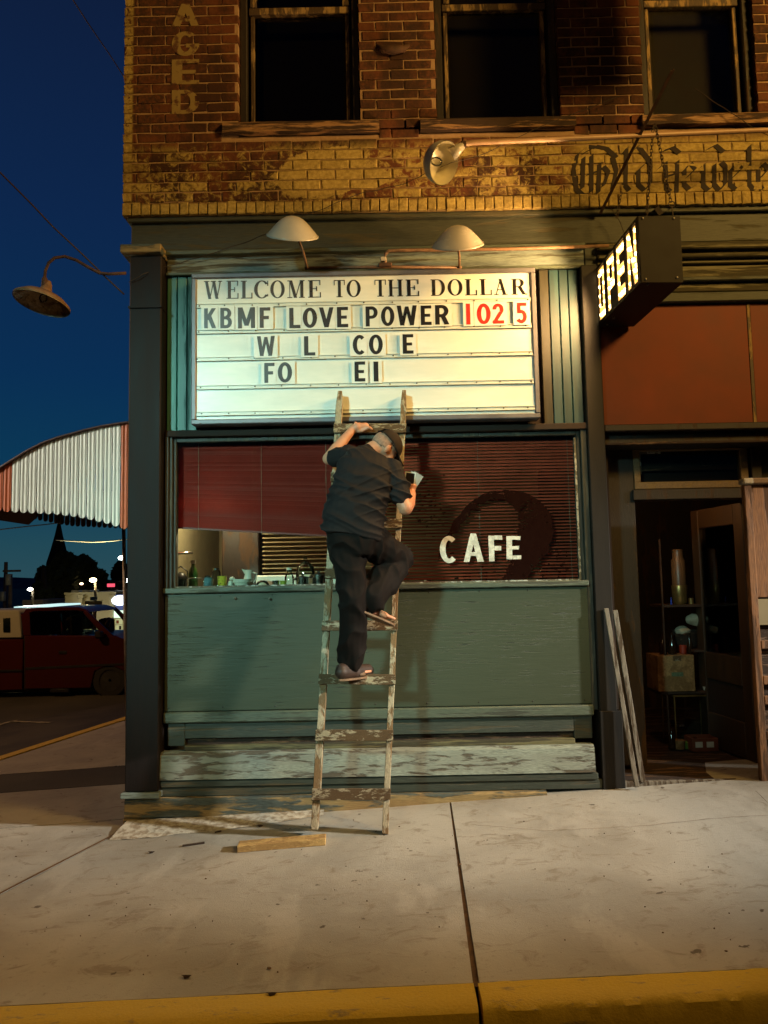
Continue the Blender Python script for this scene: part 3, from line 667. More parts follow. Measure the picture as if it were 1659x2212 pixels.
# plinth boards that run out into the rising pavement
for (z1, z0, yf, x0, x1) in ((.083, -.045, -.085, -1.85, 1.1), (-.048, -.16, -.075, -1.86, -.5)):
    m = MB(); n = 40; vs = []
    for i in range(n + 1):
        x = x0 + (x1 - x0) * i / n; e = .008 * noise.noise(Vector((x * 8, z1, 2))); 
        vs += [(x, .03, z1), (x, yf + .012 + e, z1 - .001), (x, yf + e, z1 - .012 + e * .6), (x, yf + e * .7, z0 + .004 + e), (x, .03, z0)]
    m.add(vs, [(5 * i + j, 5 * i + j + 1, 5 * i + 6 + j, 5 * i + 5 + j) for i in range(n) for j in range(4)] + [(0, 1, 2, 3, 4), tuple(5 * n + j for j in (4, 3, 2, 1, 0))]).build('plinth_board', M['peeled'], B)
# entrance bay on the right: mouldings, red panel, transom, door case
zr0, zr1 = at(1500, 915, .05).z, at(1500, 657, .05).z
MB().box(1.64, XR, .0, .2, zr1 + .30, 4.068).build('fascia', M['olive'], B, bevel=.005)
MB().box(1.64, XR, -.05, .0, 4.00, 4.05).build('moulding', M['olive'], B, bevel=.008)
MB().box(1.64, XR, -.04, .0, zr1 + .33, zr1 + .36).build('moulding', M['olive'], B, bevel=.006)
MB().box(1.64, XR, .03, .2, zr1 + .09, zr1 + .29).build('fascia', M['olive'], B, bevel=.005)
MB().box(1.64, XR, -.015, .03, zr1 + .16, zr1 + .19).build('moulding', M['trim_dark'], B, bevel=.005)
MB().box(1.64, XR, .0, .2, zr1 + .005, zr1 + .075).build('moulding', M['trim_dark'], B, bevel=.005)
MB().box(1.64, 2.765, .05, .2, zr0, zr1).build('wall_panel', M['rust'], B, bevel=.004)
MB().box(2.79, XR, .05, .2, zr0, zr1).build('wall_panel', M['rust'], B, bevel=.004)
MB().box(2.766, 2.789, .045, .2, zr0, zr1).build('panel_strip', M['pale_wood'], B)
MB().box(1.64, XR, .0, .2, zr0 - .055, zr0 - .005).build('moulding', M['dark_wood'], B, bevel=.006)
MB().box(1.64, XR, .08, .34, zr0 - .15, zr0 - .056).build('lintel', M['dark_wood'], B, bevel=.004)
MB().box(1.64, XR, .03, .08, zr0 - .15, zr0 - .135).build('moulding', M['sill'], B)
YD = .30
xa, xb, za, zbb = rect(1368, 961, 1615, 1055, YD)
xd0, xd1 = at(1385, 1360, YD).x, at(1640, 1360, YD).x
zbase = .155
MB().box(1.66, xd0, YD, YD + .12, zbase, zr0 - .15).build('door_jamb', M['dark_wood'], B, bevel=.005)
MB().box(1.64, 1.70, .16, YD + .1, .1, zr0 - .15).build('side_panel', M['black'], B)
MB().box(xb + .02, xb + .10, YD - .02, YD + .12, zbase, zr0 - .15).build('door_jamb', M['dark_wood'], B, bevel=.005)
MB().box(xb + .10, XR, YD + .05, YD + .12, zbase, zr0 - .15).build('wall_panel', M['trim_dark'], B, bevel=.005)
tr = MB().box(xa, xb, YD - .01, YD + .05, zbb - .045, zbb).box(xa, xb, YD - .01, YD + .05, za, za + .055).box(xa, xa + .05, YD - .01, YD + .05, za + .055, zbb - .045).box(xb - .06, xb, YD - .01, YD + .05, za + .055, zbb - .045)
M['transom'] = worn('transom_paint', (.14, .09, .04), (.20, .13, .05), .08, (2, 2, 2), 8)
tr = tr.build('transom', M['transom'], B, bevel=.004)
MB().box(xa + .05, xb - .06, YD + .02, YD + .026, za + .055, zbb - .045).build('pane', M['glass'], tr)
MB().box(xa, xb, YD + .09, YD + .10, za, zbb).build('backing', M['black'], tr)
MB().box(xa + .05, xb - .06, YD + .05, YD + .07, (za + zbb) / 2 - .022, (za + zbb) / 2 + .018).build('rail', M['sill'], tr)
xx = [xa + .055 + .02 * i for i in range(2)]
MB().box(xa + .051, xa + .066, YD + .012, YD + .019, za + .12, zbb - .05, .002).box(xa + .066, xa + .22, YD + .012, YD + .019, zbb - .062, zbb - .048, .002).build('putty', M['putty'], tr)
MB().box(xa - .02, xb + .02, YD - .03, YD + .1, za - .085, za - .004).build('door_head', M['dark_wood'], B, bevel=.005)
MB().box(1.66, XR, -.02, 3.0, .04, zbase - .035).build('door_step', M['sill'], B, bevel=.01)
MB().box(1.62, XR, -.035, .0, .06, zbase - .028).build('threshold', M['plank'], B, bevel=.006)
# the door leaf, swung inwards, hinged on the right
leaf = bpy.data.objects.new('door', None); COL.objects.link(leaf); leaf.parent = B
hx, hy = xb - .02, YD + .06; q = at(1527, 1360, 1.02); ang = math.atan2(1.02 - hy, q.x - hx); DW = .80
leaf.location = (hx, hy, zbase - .02); leaf.rotation_euler = (0, 0, ang)
H = za - .09 - zbase; lt = .022
m = MB().box(0, .13, -lt, lt, 0, H).box(DW - .12, DW, -lt, lt, 0, H).box(.13, DW - .12, -lt, lt, H - .16, H).box(.13, DW - .12, -lt, lt, 0, .28).box(.13, DW - .12, -lt, lt, .56, .78)
M['dark_door'] = simple('dark_brown_door_paint', (.040, .022, .010), .55, .25, 5, stretch=(3, 3, .6)); m.build('stile', M['dark_door'], leaf, bevel=.005)
MB().box(.13, DW - .12, -.005, .005, .78, H - .16).build('pane', M['glass'], leaf)
MB().box(.13, DW - .12, -.008, .008, .28, .56).build('panel', M['black'], leaf)
# interior of cafe and of the entrance
t = NT('olive_plaster'); t.col(t.mix(t.step(t.noise(2.5), .3, .7), (.20, .165, .09), (.26, .215, .125))).set(rough=.8); M['plaster'] = t.m
MB().box(-1.72, 1.60, 2.30, 2.38, .1, 2.8).build('interior_wall', M['plaster'], B)
MB().box(1.60, 1.645, .16, 3.0, .1, 2.8).build('interior_wall', M['dark_wood'], B)
MB().box(-1.719, 1.60, .1, 2.3, 2.72, 2.78).build('interior_ceiling', M['plaster'], B)
MB().box(-1.719, 1.60, .07, 2.3, .1, .16).build('interior_floor', M['sill'], B)
MB().box(-1.719, -1.70, .1, 2.3, .16, 2.72).build('interior_wall', M['plaster'], B)
MB().box(1.645, XR, 3.0, 3.05, .1, 3.2).build('interior_wall', M['dark_wood'], B)
MB().box(1.645, XR, .45, 3.0, 2.62, 2.66).build('interior_ceiling', M['dark_wood'], B)
MB().box(XR - .05, XR, .0, 3.0, .1, 4.3).build('party_wall', M['dark_wood'], B)
zl = at(900, 1262, .10).z
MB().box(-1.56, 1.45, .075, .62, 1.49, 1.538).build('display_shelf', M['trim'], B, bevel=.004)
M['counter'] = simple('white_enamel', (.70, .72, .64), .4, .1, 4, bump=0)
MB().box(-1.05, .15, .66, 1.1, 1.2, 1.63).build('counter', M['counter'], B, bevel=.01)
MB().box(-1.40, -1.08, 1.0, 1.3, .2, 2.35).build('cupboard', M['dark_wood'], B, bevel=.01)
# window lettering and a dark curved patch on the glass
YG = .0535
for ch, u0, u1, v0, v1 in (('C', 950, 988, 1158, 1216), ('A', 1001, 1044, 1152, 1213), ('F', 1056, 1086, 1157, 1212), ('E', 1094, 1125, 1158, 1208)):
    x0, x1, z0, z1 = rect(u0, v0, u1, v1, YG); m = MB(); g_ = sans(ch)
    glyph(m, g_, x0, z0, z1 - z0, YG - .0006, (x1 - x0) / (g_[0] * (z1 - z0)), .001, .015); m.build('painted_letter', M['cafe'], wf)
out = [(942, 1216), (955, 1170), (985, 1120), (1015, 1085), (1050, 1063), (1090, 1058), (1130, 1062), (1165, 1080), (1190, 1110), (1196, 1150), (1186, 1190), (1165, 1215), (1140, 1245), (1115, 1262)]
inn = [(950, 1210), (972, 1168), (1000, 1128), (1028, 1096), (1060, 1078), (1088, 1078), (1108, 1092), (1118, 1110), (1122, 1130), (1118, 1152), (1110, 1180), (1104, 1205), (1096, 1230), (1080, 1258)]
m = MB(); vs = []; n = 90
def lerpL(L, t_):
    s_ = t_ * (len(L) - 1); i = min(int(s_), len(L) - 2); f = s_ - i; return (L[i][0] * (1 - f) + L[i + 1][0] * f, L[i][1] * (1 - f) + L[i + 1][1] * f)
for i in range(n + 1):
    a, b = lerpL(out, i / n), lerpL(inn, i / n); w = 4 * noise.noise(Vector((i * .35, 0, 0))); w2 = 9 * noise.noise(Vector((i * .5, 9, 0)))
    p, q = at(a[0] + w, a[1] + w, YG), at(b[0] + w2, b[1] + w2 * .5, YG); vs += [(p.x, YG, p.z), (q.x, YG, q.z)]
m.add(vs, [(2 * i, 2 * i + 1, 2 * i + 3, 2 * i + 2) for i in range(n)]).build('dark_glass_patch', M['dark_patch'], wf)
m = MB()
for _ in range(110):
    u = random.choice((random.gauss(1090, 60), random.uniform(900, 960), random.gauss(1210, 14))); v = random.gauss(1225, 22) if u > 960 else random.gauss(1100, 30)
    if v > 1258: continue
    p = at(u, v, YG); w, h = random.uniform(.003, .018), random.uniform(.002, .009); m.add([(p.x - w, YG - .0001, p.z - h), (p.x + w, YG - .0001, p.z - h * .6), (p.x + w * .7, YG - .0001, p.z + h), (p.x - w * .8, YG - .0001, p.z + h * .5)], [(0, 1, 2, 3)])
m.build('dark_flecks', M['dark_patch'], wf, kind='stuff')

# ------------------------------------------------------------------ the marquee sign and its letters
SG = thing('marquee_sign', 'long white changeable-letter sign in a grey frame above the shop window', 'sign')
SX0, SX1, SZ_0, SZ_1 = -1.385, 1.147, 2.722, 3.848; YS = -.12
fw = .036
MB().box(SX0, SX1, YS, .02, SZ_1 - fw, SZ_1).box(SX0, SX1, YS, .02, SZ_0, SZ_0 + fw).box(SX0, SX0 + fw, YS, .02, SZ_0 + fw, SZ_1 - fw).box(SX1 - fw, SX1, YS, .02, SZ_0 + fw, SZ_1 - fw).build('sign_frame', M['sign_frame'], SG, bevel=.006)
YP = YS + .018
MB().box(SX0 + fw, SX1 - fw, YP, .0, SZ_0 + fw, SZ_1 - fw).build('sign_face', M['sign_face'], SG)
M['bolt'] = simple('dull_bolt', (.10, .08, .06), .5, .3, 30)
for k, v in enumerate((655, 711, 770, 831, 888)):
    zt = at(790, v, YP).z
    MB().box(SX0 + fw + .004, SX1 - fw - .004, YP - .010, YP, zt - .016, zt + .016).box(SX0 + fw + .004, SX1 - fw - .004, YP - .016, YP - .010, zt + .009, zt + .016).box(SX0 + fw + .004, SX1 - fw - .004, YP - .016, YP - .010, zt - .016, zt - .010).build('letter_track', M['track'], SG, bevel=.001)
    m = MB()
    for i in range(13): m.lathe([(.0055, 0), (.0055, .004), (.003, .006)], (SX0 + .06 + i * .2 + random.uniform(-.02, .02), YP - .0105, zt + random.uniform(-.002, .002)), 8, True, Matrix.Rotation(R(90), 4, 'X'))
    m.build('bolt', M['bolt'], SG, kind='stuff')
# first line: printed serif capitals
def px_run(text, u0, v0, u1, v1, yy, fn): pass
line1 = [('W', 440, 480), ('E', 489, 516), ('L', 520, 546), ('C', 548, 580), ('O', 583, 616), ('M', 620, 659), ('E', 665, 694), ('T', 720, 746), ('O', 748, 780), ('T', 808, 835), ('H', 838, 871), ('E', 876, 906), ('D', 930, 963), ('O', 966, 1000), ('L', 1004, 1031), ('L', 1036, 1063), ('A', 1066, 1098), ('R', 1104, 1139)]
for ch, u0, u1 in line1:
    f = (u0 - 440) / 700; va, vb = 607 - 5 * f, 646 - 10 * f
    x0, x1, z0, z1 = rect(u0, va, u1, vb, YP); m = MB(); g_ = serif(ch); glyph(m, g_, x0, z0, z1 - z0, YP - .001, (x1 - x0) / (g_[0] * (z1 - z0)), .002)
    m.build('printed_letter', M['letter'], SG)
tiles = [  # char, u0, u1, v0, v1, label
 ('K', 441, 467, 666, 709, 'black letter K beginning KBMF on the sign'), ('B', 476, 501, 665, 709, 'black letter B after the K of KBMF on the sign'), ('M', 514, 551, 664, 709, 'black letter M in KBMF on the sign'), ('F', 561, 584, 664, 708, 'black letter F ending KBMF on the sign'),
 ('L', 625, 649, 665, 709, 'black letter L beginning LOVE on the sign'), ('O', 654, 685, 665, 708, 'black letter O of LOVE on the sign'), ('V', 689, 721, 664, 707, 'black letter V of LOVE, shining grey-green'), ('E', 728, 752, 663, 707, 'black letter E ending LOVE on the sign'),
 ('P', 790, 816, 662, 705, 'black letter P beginning POWER on the sign'), ('O', 823, 852, 662, 704, 'black letter O of POWER on the sign'), ('W', 857, 901, 660, 703, 'black letter W in the middle of POWER'), ('E', 909, 932, 660, 702, 'black letter E of POWER between W and R'), ('R', 940, 970, 659, 701, 'black letter R ending POWER on the sign'),
 ('1', 1007, 1017, 656, 701, 'red figure 1 at the start of 102'), ('0', 1030, 1060, 656, 700, 'red figure 0 in the middle of 102'), ('2', 1064, 1089, 656, 699, 'red figure 2 at the end of 102'), ('5', 1115, 1139, 654, 698, 'red figure 5 alone at the right end of its row'),
 ('W', 555, 594, 726, 769, 'black letter W starting the third row of the sign'), ('L', 657, 681, 726, 768, 'black letter L standing alone between W and CO'), ('C', 762, 790, 724, 766, 'black letter C of CO on the third row'), ('O', 797, 827, 723, 765, 'black letter O of CO on the third row'), ('E', 870, 893, 722, 764, 'black letter E ending the third row of the sign'),
 ('F', 571, 593, 784, 827, 'black letter F starting the fourth row of the sign'), ('O', 600, 631, 783, 826, 'black letter O beside F on the fourth row'), ('E', 766, 789, 781, 824, 'black letter E before I on the fourth row'), ('I', 806, 819, 781, 824, 'thin black letter I ending the fourth row')]
for ch, u0, u1, v0, v1, lab in tiles:
    k_ = [i for i, q in enumerate(tiles) if q[5] == lab][0]; nx_ = min([abs(q[1] - u1) for q in tiles if abs(q[3] - v0) < 14 and q[1] > u0] + [14]); pv_ = min([abs(u0 - q[2]) for q in tiles if abs(q[3] - v0) < 14 and q[2] < u1] + [14])
    yt = YP - .0215; x0, x1, z0, z1 = rect(u0, v0, u1, v1, yt); nx_, pv_ = nx_ * .46 / 300, pv_ * .46 / 300
    o = MB().box(x0 - pv_, x1 + nx_, yt, yt + .0016, z0 - .012, z1 + .012).build('letter_tile', M['sign_face'], None); T(o, lab, 'sign letter', 'plastic letter tiles on the sign')
    m = MB(); g_ = sans(ch); glyph(m, g_, x0, z0, z1 - z0, yt - .0012, (x1 - x0) / (g_[0] * (z1 - z0)), .002)
    m.build('printed_letter', M['letter_red'] if ch in '1025' and u0 > 1000 else M['letter'], o)

# ------------------------------------------------------------------ conduits and shaded lamps
def tube_thing(name, label, cat, pts, r, mt, group=None, n=8, parent=None):
    o = MB().tube(pts, r, n).build(name, mt, parent, smooth=True)
    if not parent: T(o, label, cat, group)
    return o
pl = [at(u, v, y) for u, v, y in ((664, 579, -.09), (830, 577, -.09), (992, 578, -.09))]
cp = thing('conduit', 'rusty conduit running along the top edge of the sign', 'pipe')
MB().tube([pl[0] + Vector((-.02, 0, 0)), pl[1], pl[2] + Vector((.02, 0, 0))], .0115, 8).build('pipe_run', M['pipe'], cp, smooth=True)
a = [at(u, v, -.10) for u, v in ((832, 574), (832, 560), (832, 548), (840, 542), (860, 541), (1100, 538), (1315, 531))]
MB().tube(a, .0125, 8).build('pipe_run', M['pipe'], cp, smooth=True)
q = at(832, 573, -.10); MB().box(q.x - .05, q.x + .05, q.y - .018, q.y + .03, q.z - .016, q.z + .016).build('junction_box', M['rust_metal'], cp, bevel=.006)
q = at(828, 560, -.10); MB().box(q.x - .022, q.x + .022, q.y - .02, q.y + .03, q.z - .016, q.z + .014).build('elbow', M['shade_out'], cp, bevel=.006)
M['shade_in'] = simple('enamel_inside', (.62, .56, .38), .3, .1, 5, bump=0)
M['bulb'] = glass('bulb_glass', (.8, .8, .75), .05, .4)
def hood(name, label, c, rx, rz, tilt, yaw, stem):
    t = thing(name, label, 'lamp', 'shaded lamps over the sign')
    Mx = Matrix.Rotation(yaw, 4, 'Z') @ Matrix.Rotation(tilt, 4, 'X')
    prof = [(rx * 1.0, 0), (rx * .93, rz * .12), (rx * .81, rz * .30), (rx * .68, rz * .50), (rx * .54, rz * .69), (rx * .40, rz * .84), (rx * .25, rz * .945), (rx * .11, rz * .99), (.002, rz)]
    MB().lathe(prof, c, 32, False, Mx).lathe([(rx * 1.012, -.006), (rx * 1.012, .004), (rx, .006)], c, 32, False, Mx).build('lamp_shade', M['shade_out'], t, smooth=True)
    MB().lathe([(p[0] * .97, p[1] * .965 - .003) for p in prof], c, 32, False, Mx).build('lamp_shade_lining', M['shade_in'], t, smooth=True)
    MB().ell(c + Mx @ Vector((0, 0, rz * .35)), (.032, .032, .05), 12, 8, Mx).build('bulb', M['bulb'], t, smooth=True)
    MB().tube([c + Mx @ Vector((0, 0, rz * .97)), c + Mx @ Vector((0, 0, rz * .55))], .02, 10).build('socket', M['rust_metal'], t, smooth=True)
    MB().tube(stem, .0095, 8).build('stem', M['pipe'], t, smooth=True)
    return t
c1 = at(632, 509, -.36); c2 = at(989, 529, -.36)
hood('shaded_lamp', 'cream enamel hood lamp above the left half of the sign', c1, .182, .132, R(34), R(8), [pl[0], at(655, 545, -.28), at(649, 528, -.33), c1 + Vector((.0, 0, .08))])
hood('shaded_lamp', 'cream enamel hood lamp above the right half of the sign', c2, .182, .132, R(34), R(-6), [pl[2], at(992, 552, -.25), at(991, 545, -.33), c2 + Vector((0, 0, .08))])
yp = -.75; c3 = at(957, 352, yp - .02)
tp = thing('pipe_lamp', 'tipped enamel lamp shade hanging from the end of a long pipe', 'lamp')
ax = (at(1000, 316, yp) - at(938, 366, yp)).normalized(); Mx = Vector((ax.x, -.42, ax.z)).normalized().to_track_quat('Z', 'Y').to_matrix().to_4x4()
Mx = Vector((-.66, .55, .48)).normalized().to_track_quat('Z', 'Y').to_matrix().to_4x4()
prof = [(.138, -.01), (.134, .03), (.118, .065), (.090, .096), (.05, .115), (.002, .121)]
MB().lathe(prof, c3, 32, False, Mx).build('lamp_shade', M['shade_out'], tp, smooth=True)
MB().lathe([(p[0] * .965, p[1] * .97 - .004) for p in prof], c3, 32, False, Mx).build('lamp_shade_lining', M['shade_in'], tp, smooth=True)
MB().ell(c3 + Mx @ Vector((0, 0, .06)), (.03, .03, .048), 12, 8, Mx).build('bulb', M['bulb'], tp, smooth=True)
e0 = at(1000, 314, yp)
MB().tube([at(975, 334, yp + .02), at(990, 322, yp), e0], [.045, .034, .022], 12).build('socket', M['shade_out'], tp, smooth=True)
MB().tube([e0, at(1004, 311, yp), at(1020, 308, yp), at(1150, 303, -.7), at(1305, 297, -.62), at(1470, 289, -.5), at(1659, 281, -.38), at(1900, 270, -.2), at(2050, 262, -.06)], .0175, 10).build('pipe_run', M['pipe_light'], tp, smooth=True)
q = at(1001, 313, yp); MB().box(q.x - .018, q.x + .018, q.y - .02, q.y + .02, q.z - .02, q.z + .02).build('pipe_clamp', M['rust_metal'], tp, bevel=.004)
# gooseneck lamp on the corner
gn = thing('gooseneck_lamp', 'old gooseneck lamp with a dished shade hanging off the corner against the sky', 'lamp')
yg = -.15
pts = [at(u, v, yg) for u, v in ((272, 590), (235, 592), (215, 590), (190, 577), (165, 562), (140, 554), (118, 557), (105, 568), (98, 585), (96, 603))]
MB().tube(pts, .0115, 10).build('arm', M['rust_metal'], gn, smooth=True)
q = at(91, 652, yg); Mx = Matrix.Rotation(R(13), 4, 'Y') @ Matrix.Rotation(R(22), 4, 'X')
Mx = Matrix.Rotation(R(-2), 4, 'Z') @ Matrix.Rotation(R(11), 4, 'Y') @ Matrix.Rotation(R(-9), 4, 'X')
prof = [(.201, -.012), (.200, 0.0), (.15, .040), (.10, .062), (.06, .072), (.045, .085), (.032, .14), (.018, .17)]
MB().lathe(prof, q, 36, False, Mx).build('lamp_shade', M['pipe'], gn, smooth=True)
M['goose_in'] = worn('stained_enamel', (.30, .20, .10), (.10, .05, .02), .2, (2, 2, 2), 4, .4)
MB().lathe([(p[0] * .985, p[1] - .006) for p in prof[:6]], q, 36, False, Mx).build('lamp_shade_lining', M['goose_in'], gn, smooth=True)
MB().ell(q + Mx @ Vector((0, 0, .03)), (.03, .03, .035), 12, 8, Mx).build('bulb', M['bulb'], gn, smooth=True)
MB().tube([pts[-1] + Vector((0, 0, .01)), q + Mx @ Vector((0, 0, .09))], [.018, .034], 12).build('socket', M['rust_metal'], gn, smooth=True)
for u, v, s_ in ((1640 / 7.68, 0, 0),): pass

# ------------------------------------------------------------------ the lit OPEN sign
OS = thing('open_sign', 'dark metal box sign whose left face spells OPEN in bright bulbs', 'sign')
near0 = at(1379, 467, -.86); near1 = at(1478, 608, -.86); far0 = at(1287, 590, .0)
zt_, zb_ = near0.z, near1.z; xn, xf = near0.x, far0.x; wd = near1.x - near0.x
yn, yfr = -.86, .0
L = math.hypot(xn - xf, yfr - yn); HB = zt_ - zb_
ob = bpy.data.objects.new('cabinet', None)
def loc(s, d, z): # s along the face from far (0) to near (L); d inwards to the right
    dx, dy = (xn - xf) / L, (yn - yfr) / L
    return Vector((xf + dx * s - dy * d, yfr + dy * s + dx * d, zb_ + z))
def obox(s0, s1, d0, d1, z0, z1, m=None):
    m = m or MB(); q = [loc(s, d, z) for z in (z0, z1) for d in (d0, d1) for s in (s0, s1)]
    return m.add(q, [(0, 2, 3, 1), (4, 5, 7, 6), (0, 1, 5, 4), (2, 6, 7, 3), (0, 4, 6, 2), (1, 3, 7, 5)])
tk = .008
m = obox(0, L, wd - tk, wd, 0, HB); obox(0, L, 0, wd - tk, HB - tk, HB, m); obox(0, L, 0, wd - tk, 0, tk, m); obox(L - tk, L, 0, wd - tk, tk, HB - tk, m); obox(0, tk, 0, wd - tk, tk, HB - tk, m)
m.build('cabinet', M['cabinet'], OS)
# front plate with the letters cut through it (one filled outline with holes)
cu = bpy.data.curves.new('plate', 'CURVE'); cu.dimensions = '2D'; cu.fill_mode = 'BOTH'; cu.extrude = .003
def spl(P):
    s_ = cu.splines.new('POLY'); s_.points.add(len(P) - 1); s_.use_cyclic_u = True
    for i, (x, z) in enumerate(P): s_.points[i].co = (x, z, 0, 1)
spl([(0, 0), (L, 0), (L, HB), (0, HB)])
lw = (L - .06) / 4; lh0, lh1 = .025, HB - .02
LT = {'O': [[(.08, 0), (.80, 0), (.80, 1), (.08, 1)], [(.36, .22), (.54, .22), (.54, .80), (.36, .80)]],
 'P': [[(.08, 0), (.38, 0), (.38, .36), (.84, .36), (.84, 1), (.08, 1)], [(.38, .56), (.58, .56), (.58, .80), (.38, .80)]],
 'E': [[(.08, 0), (.84, 0), (.84, .22), (.38, .22), (.38, .39), (.80, .39), (.80, .61), (.38, .61), (.38, .78), (.84, .78), (.84, 1), (.08, 1)]],
 'N': [[(.06, 0), (.34, 0), (.34, .55), (.62, 0), (.92, 0), (.92, 1), (.66, 1), (.66, .46), (.36, 1), (.06, 1)]]}
for i, ch in enumerate('OPEN'):
    for P in LT[ch]: spl([(.03 + (i + p[0]) * lw, lh0 + p[1] * (lh1 - lh0)) for p in P])
co = bpy.data.objects.new('tmp', cu); COL.objects.link(co); dg = bpy.context.evaluated_depsgraph_get()
me = bpy.data.meshes.new_from_object(co.evaluated_get(dg)); bpy.data.objects.remove(co)
for v in me.vertices: x, z, e = v.co; v.co = loc(x, -.004 - e, z)
me.materials.clear(); link('face_plate', me, M['cabinet'], OS)
t = NT('yellow_lit_channel'); t.col((.65, .42, .12)).set(rough=.5, emit=1.9); t.b.inputs['Emission Color'].default_value = (1.0, .46, .09, 1); M['channel'] = t.m
obox(.01, L - .01, .016, .02, .012, HB - .012).build('back_tray', M['channel'], OS)
M['lit_bulb'] = glow('lit_bulb', (1.0, .74, .34), 8)
bm_ = MB().ell((0, 0, 0), .0145, 8, 6).mesh('bulb')
for p in bm_.polygons: p.use_smooth = True
BP = {'O': [(.22, y) for y in (.1, .28, .46, .64, .86)] + [(.67, y) for y in (.1, .28, .46, .64, .86)] + [(.45, .1), (.45, .9)],
      'P': [(.22, y) for y in (.08, .25, .42, .6, .75, .9)] + [(.45, .9), (.70, .88), (.72, .68), (.70, .46), (.46, .46)],
      'E': [(.22, y) for y in (.1, .3, .5, .7, .9)] + [(.46, .1), (.70, .1), (.46, .5), (.68, .5), (.46, .9), (.70, .9)],
      'N': [(.20, y) for y in (.1, .3, .5, .7, .9)] + [(.79, y) for y in (.1, .3, .5, .7, .9)] + [(.40, .68), (.52, .45), (.62, .25)]}
for i, ch in enumerate('OPEN'):
    for a, b in BP[ch]:
        o = link('bulb', bm_, M['lit_bulb'], OS); o.location = loc(.03 + (i + a) * lw, .004, lh0 + b * (lh1 - lh0))
for s_ in (.36, .60, .82):
    lamp('open_bulb_light', 'SPOT', loc(s_ * L / .88, -.03, HB * .5), 62, (1.0, .58, .22), .045, loc(s_ * L / .88, -1.03, HB * .5 - .25), 165, .25)
m = MB()
for s_, z in ((.06, .03), (.2, HB - .03), (L - .03, .02)): m.ell(loc(s_, .05, 0.0) + Vector((0, 0, -.004)), .008, 8, 6)
m.build('screw', M['bolt'], OS, kind='stuff')
for (s_, z) in ((.10, HB - .015), (.85, HB - .015), (.10, .02), (.85, .03)):
    q = loc(L, wd * s_, z); MB().ell(q + Vector((0, -.003, 0)), .007, 8, 6).build('screw', M['shade_out'], OS, smooth=True)
# chains, ring, brace rod
M['chain'] = simple('rusty_chain', (.05, .028, .015), .7, .3, 20)
lk = MB(); n = 12; k = 5; vs = []; 
for i in range(n):
    a_ = 2 * math.pi * i / n; c_ = Vector((math.cos(a_) * .009, 0, math.sin(a_) * .009 + (.007 if math.sin(a_) > 0 else -.007)))
    d_ = Vector((math.cos(a_), 0, math.sin(a_)))
    for j in range(k): b_ = 2 * math.pi * j / k; vs.append(c_ + d_ * (.0028 * math.cos(b_)) + Vector((0, .0028 * math.sin(b_), 0)))
lk.add(vs, [(i * k + j, ((i + 1) % n) * k + j, ((i + 1) % n) * k + (j + 1) % k, i * k + (j + 1) % k) for i in range(n) for j in range(k)])
lkm = lk.mesh('chain_link'); lkm.materials.append(M['chain'])
for p in lkm.polygons: p.use_smooth = True
def chain(label, a, b, hook=True):
    a, b = Vector(a), Vector(b); t = thing('chain', label, 'chain', 'chains holding up the box sign', a); d = b - a; n = int(d.length / .024)
    rot = d.normalized().to_track_quat('Z', 'Y')
    for i in range(n):
        o = link('chain_link', lkm, None, t); o.location = d * ((i + .5) / n); o.rotation_euler = (rot.to_matrix() @ Matrix.Rotation(R(90 * (i % 2)), 3, 'Z')).to_euler()
    return t
hookp = at(1415, 268, -.80)
chain('rusty chain slanting down to the ring over the front corner of OPEN', hookp, at(1449, 436, -.80))
chain('rusty chain hanging almost straight down behind the slanting chain', at(1411, 272, -.55), at(1397, 468, -.55))
chain('short rusty chain near the brace foot, half lost in shadow', at(1342, 415, -.25), at(1332, 470, -.2))
rg = MB(); ctr = at(1451, 441, -.80)
rg.tube([ctr + Vector((.02 * math.cos(t_), 0, .02 * math.sin(t_))) for t_ in [k * math.pi / 8 for k in range(17)]], .0035, 6)
rg.tube([ctr + Vector((0, 0, -.02)), Vector((ctr.x + .005, ctr.y, zt_))], .004, 6)
T(rg.build('hanging_ring', M['chain'], None, smooth=True), 'rusty ring and rod at the foot of the slanting chain', 'ring')
m = MB(); a, b = at(1296, 462, -.05), at(1452, 153, -.95)
m.beam(a, b, .022, .004, (0, 0, 1)); m.beam(a + Vector((.010, 0, .009)), b + Vector((.010, 0, .009)), .004, .018, (0, 0, 1))
T(m.build('brace_iron', M['rust_metal'], None), 'rusty angle iron brace reaching up and out across the third window', 'brace')
def wire(label, pts, r=.003, par=None, n=5):
    P = []
    for a, b in zip(pts[:-1], pts[1:]):
        for i in range(8): P.append(Vector(a).lerp(Vector(b), i / 8) + Vector((0, 0, .006 * noise.noise(Vector((a[0] + i * .3, 0, 0))))))
    P.append(Vector(pts[-1])); o = MB().tube(P, r, n).build('wire', M['wire'], None, smooth=True); T(o, label, 'wire'); return o
wire('thin dark wire drooping across the yellow brick from lamp to upper right', [at(u, v, y) for u, v, y in ((585, 503, -.12), (640, 472, -.12), (700, 450, -.10), (770, 420, -.10), (830, 407, -.12), (880, 395, -.2), (930, 368, -.55), (975, 352, -.76), (1040, 335, -.6), (1110, 300, -.3), (1180, 268, -.2), (1260, 238, -.15), (1340, 207, -.1))], .0026)
wire('short loose wire in front of the third upstairs window', [at(u, v, -.15) for u, v in ((1500, 190), (1545, 222), (1590, 250), (1625, 275), (1659, 292), (1700, 300))], .003)
wire('thin wire from the pilaster up to the left hood lamp', [at(u, v, y) for u, v, y in ((278, 610, -.12), (310, 592, -.13), (345, 580, -.03), (430, 556, -.03), (520, 527, -.06), (590, 500, -.2))], .003)
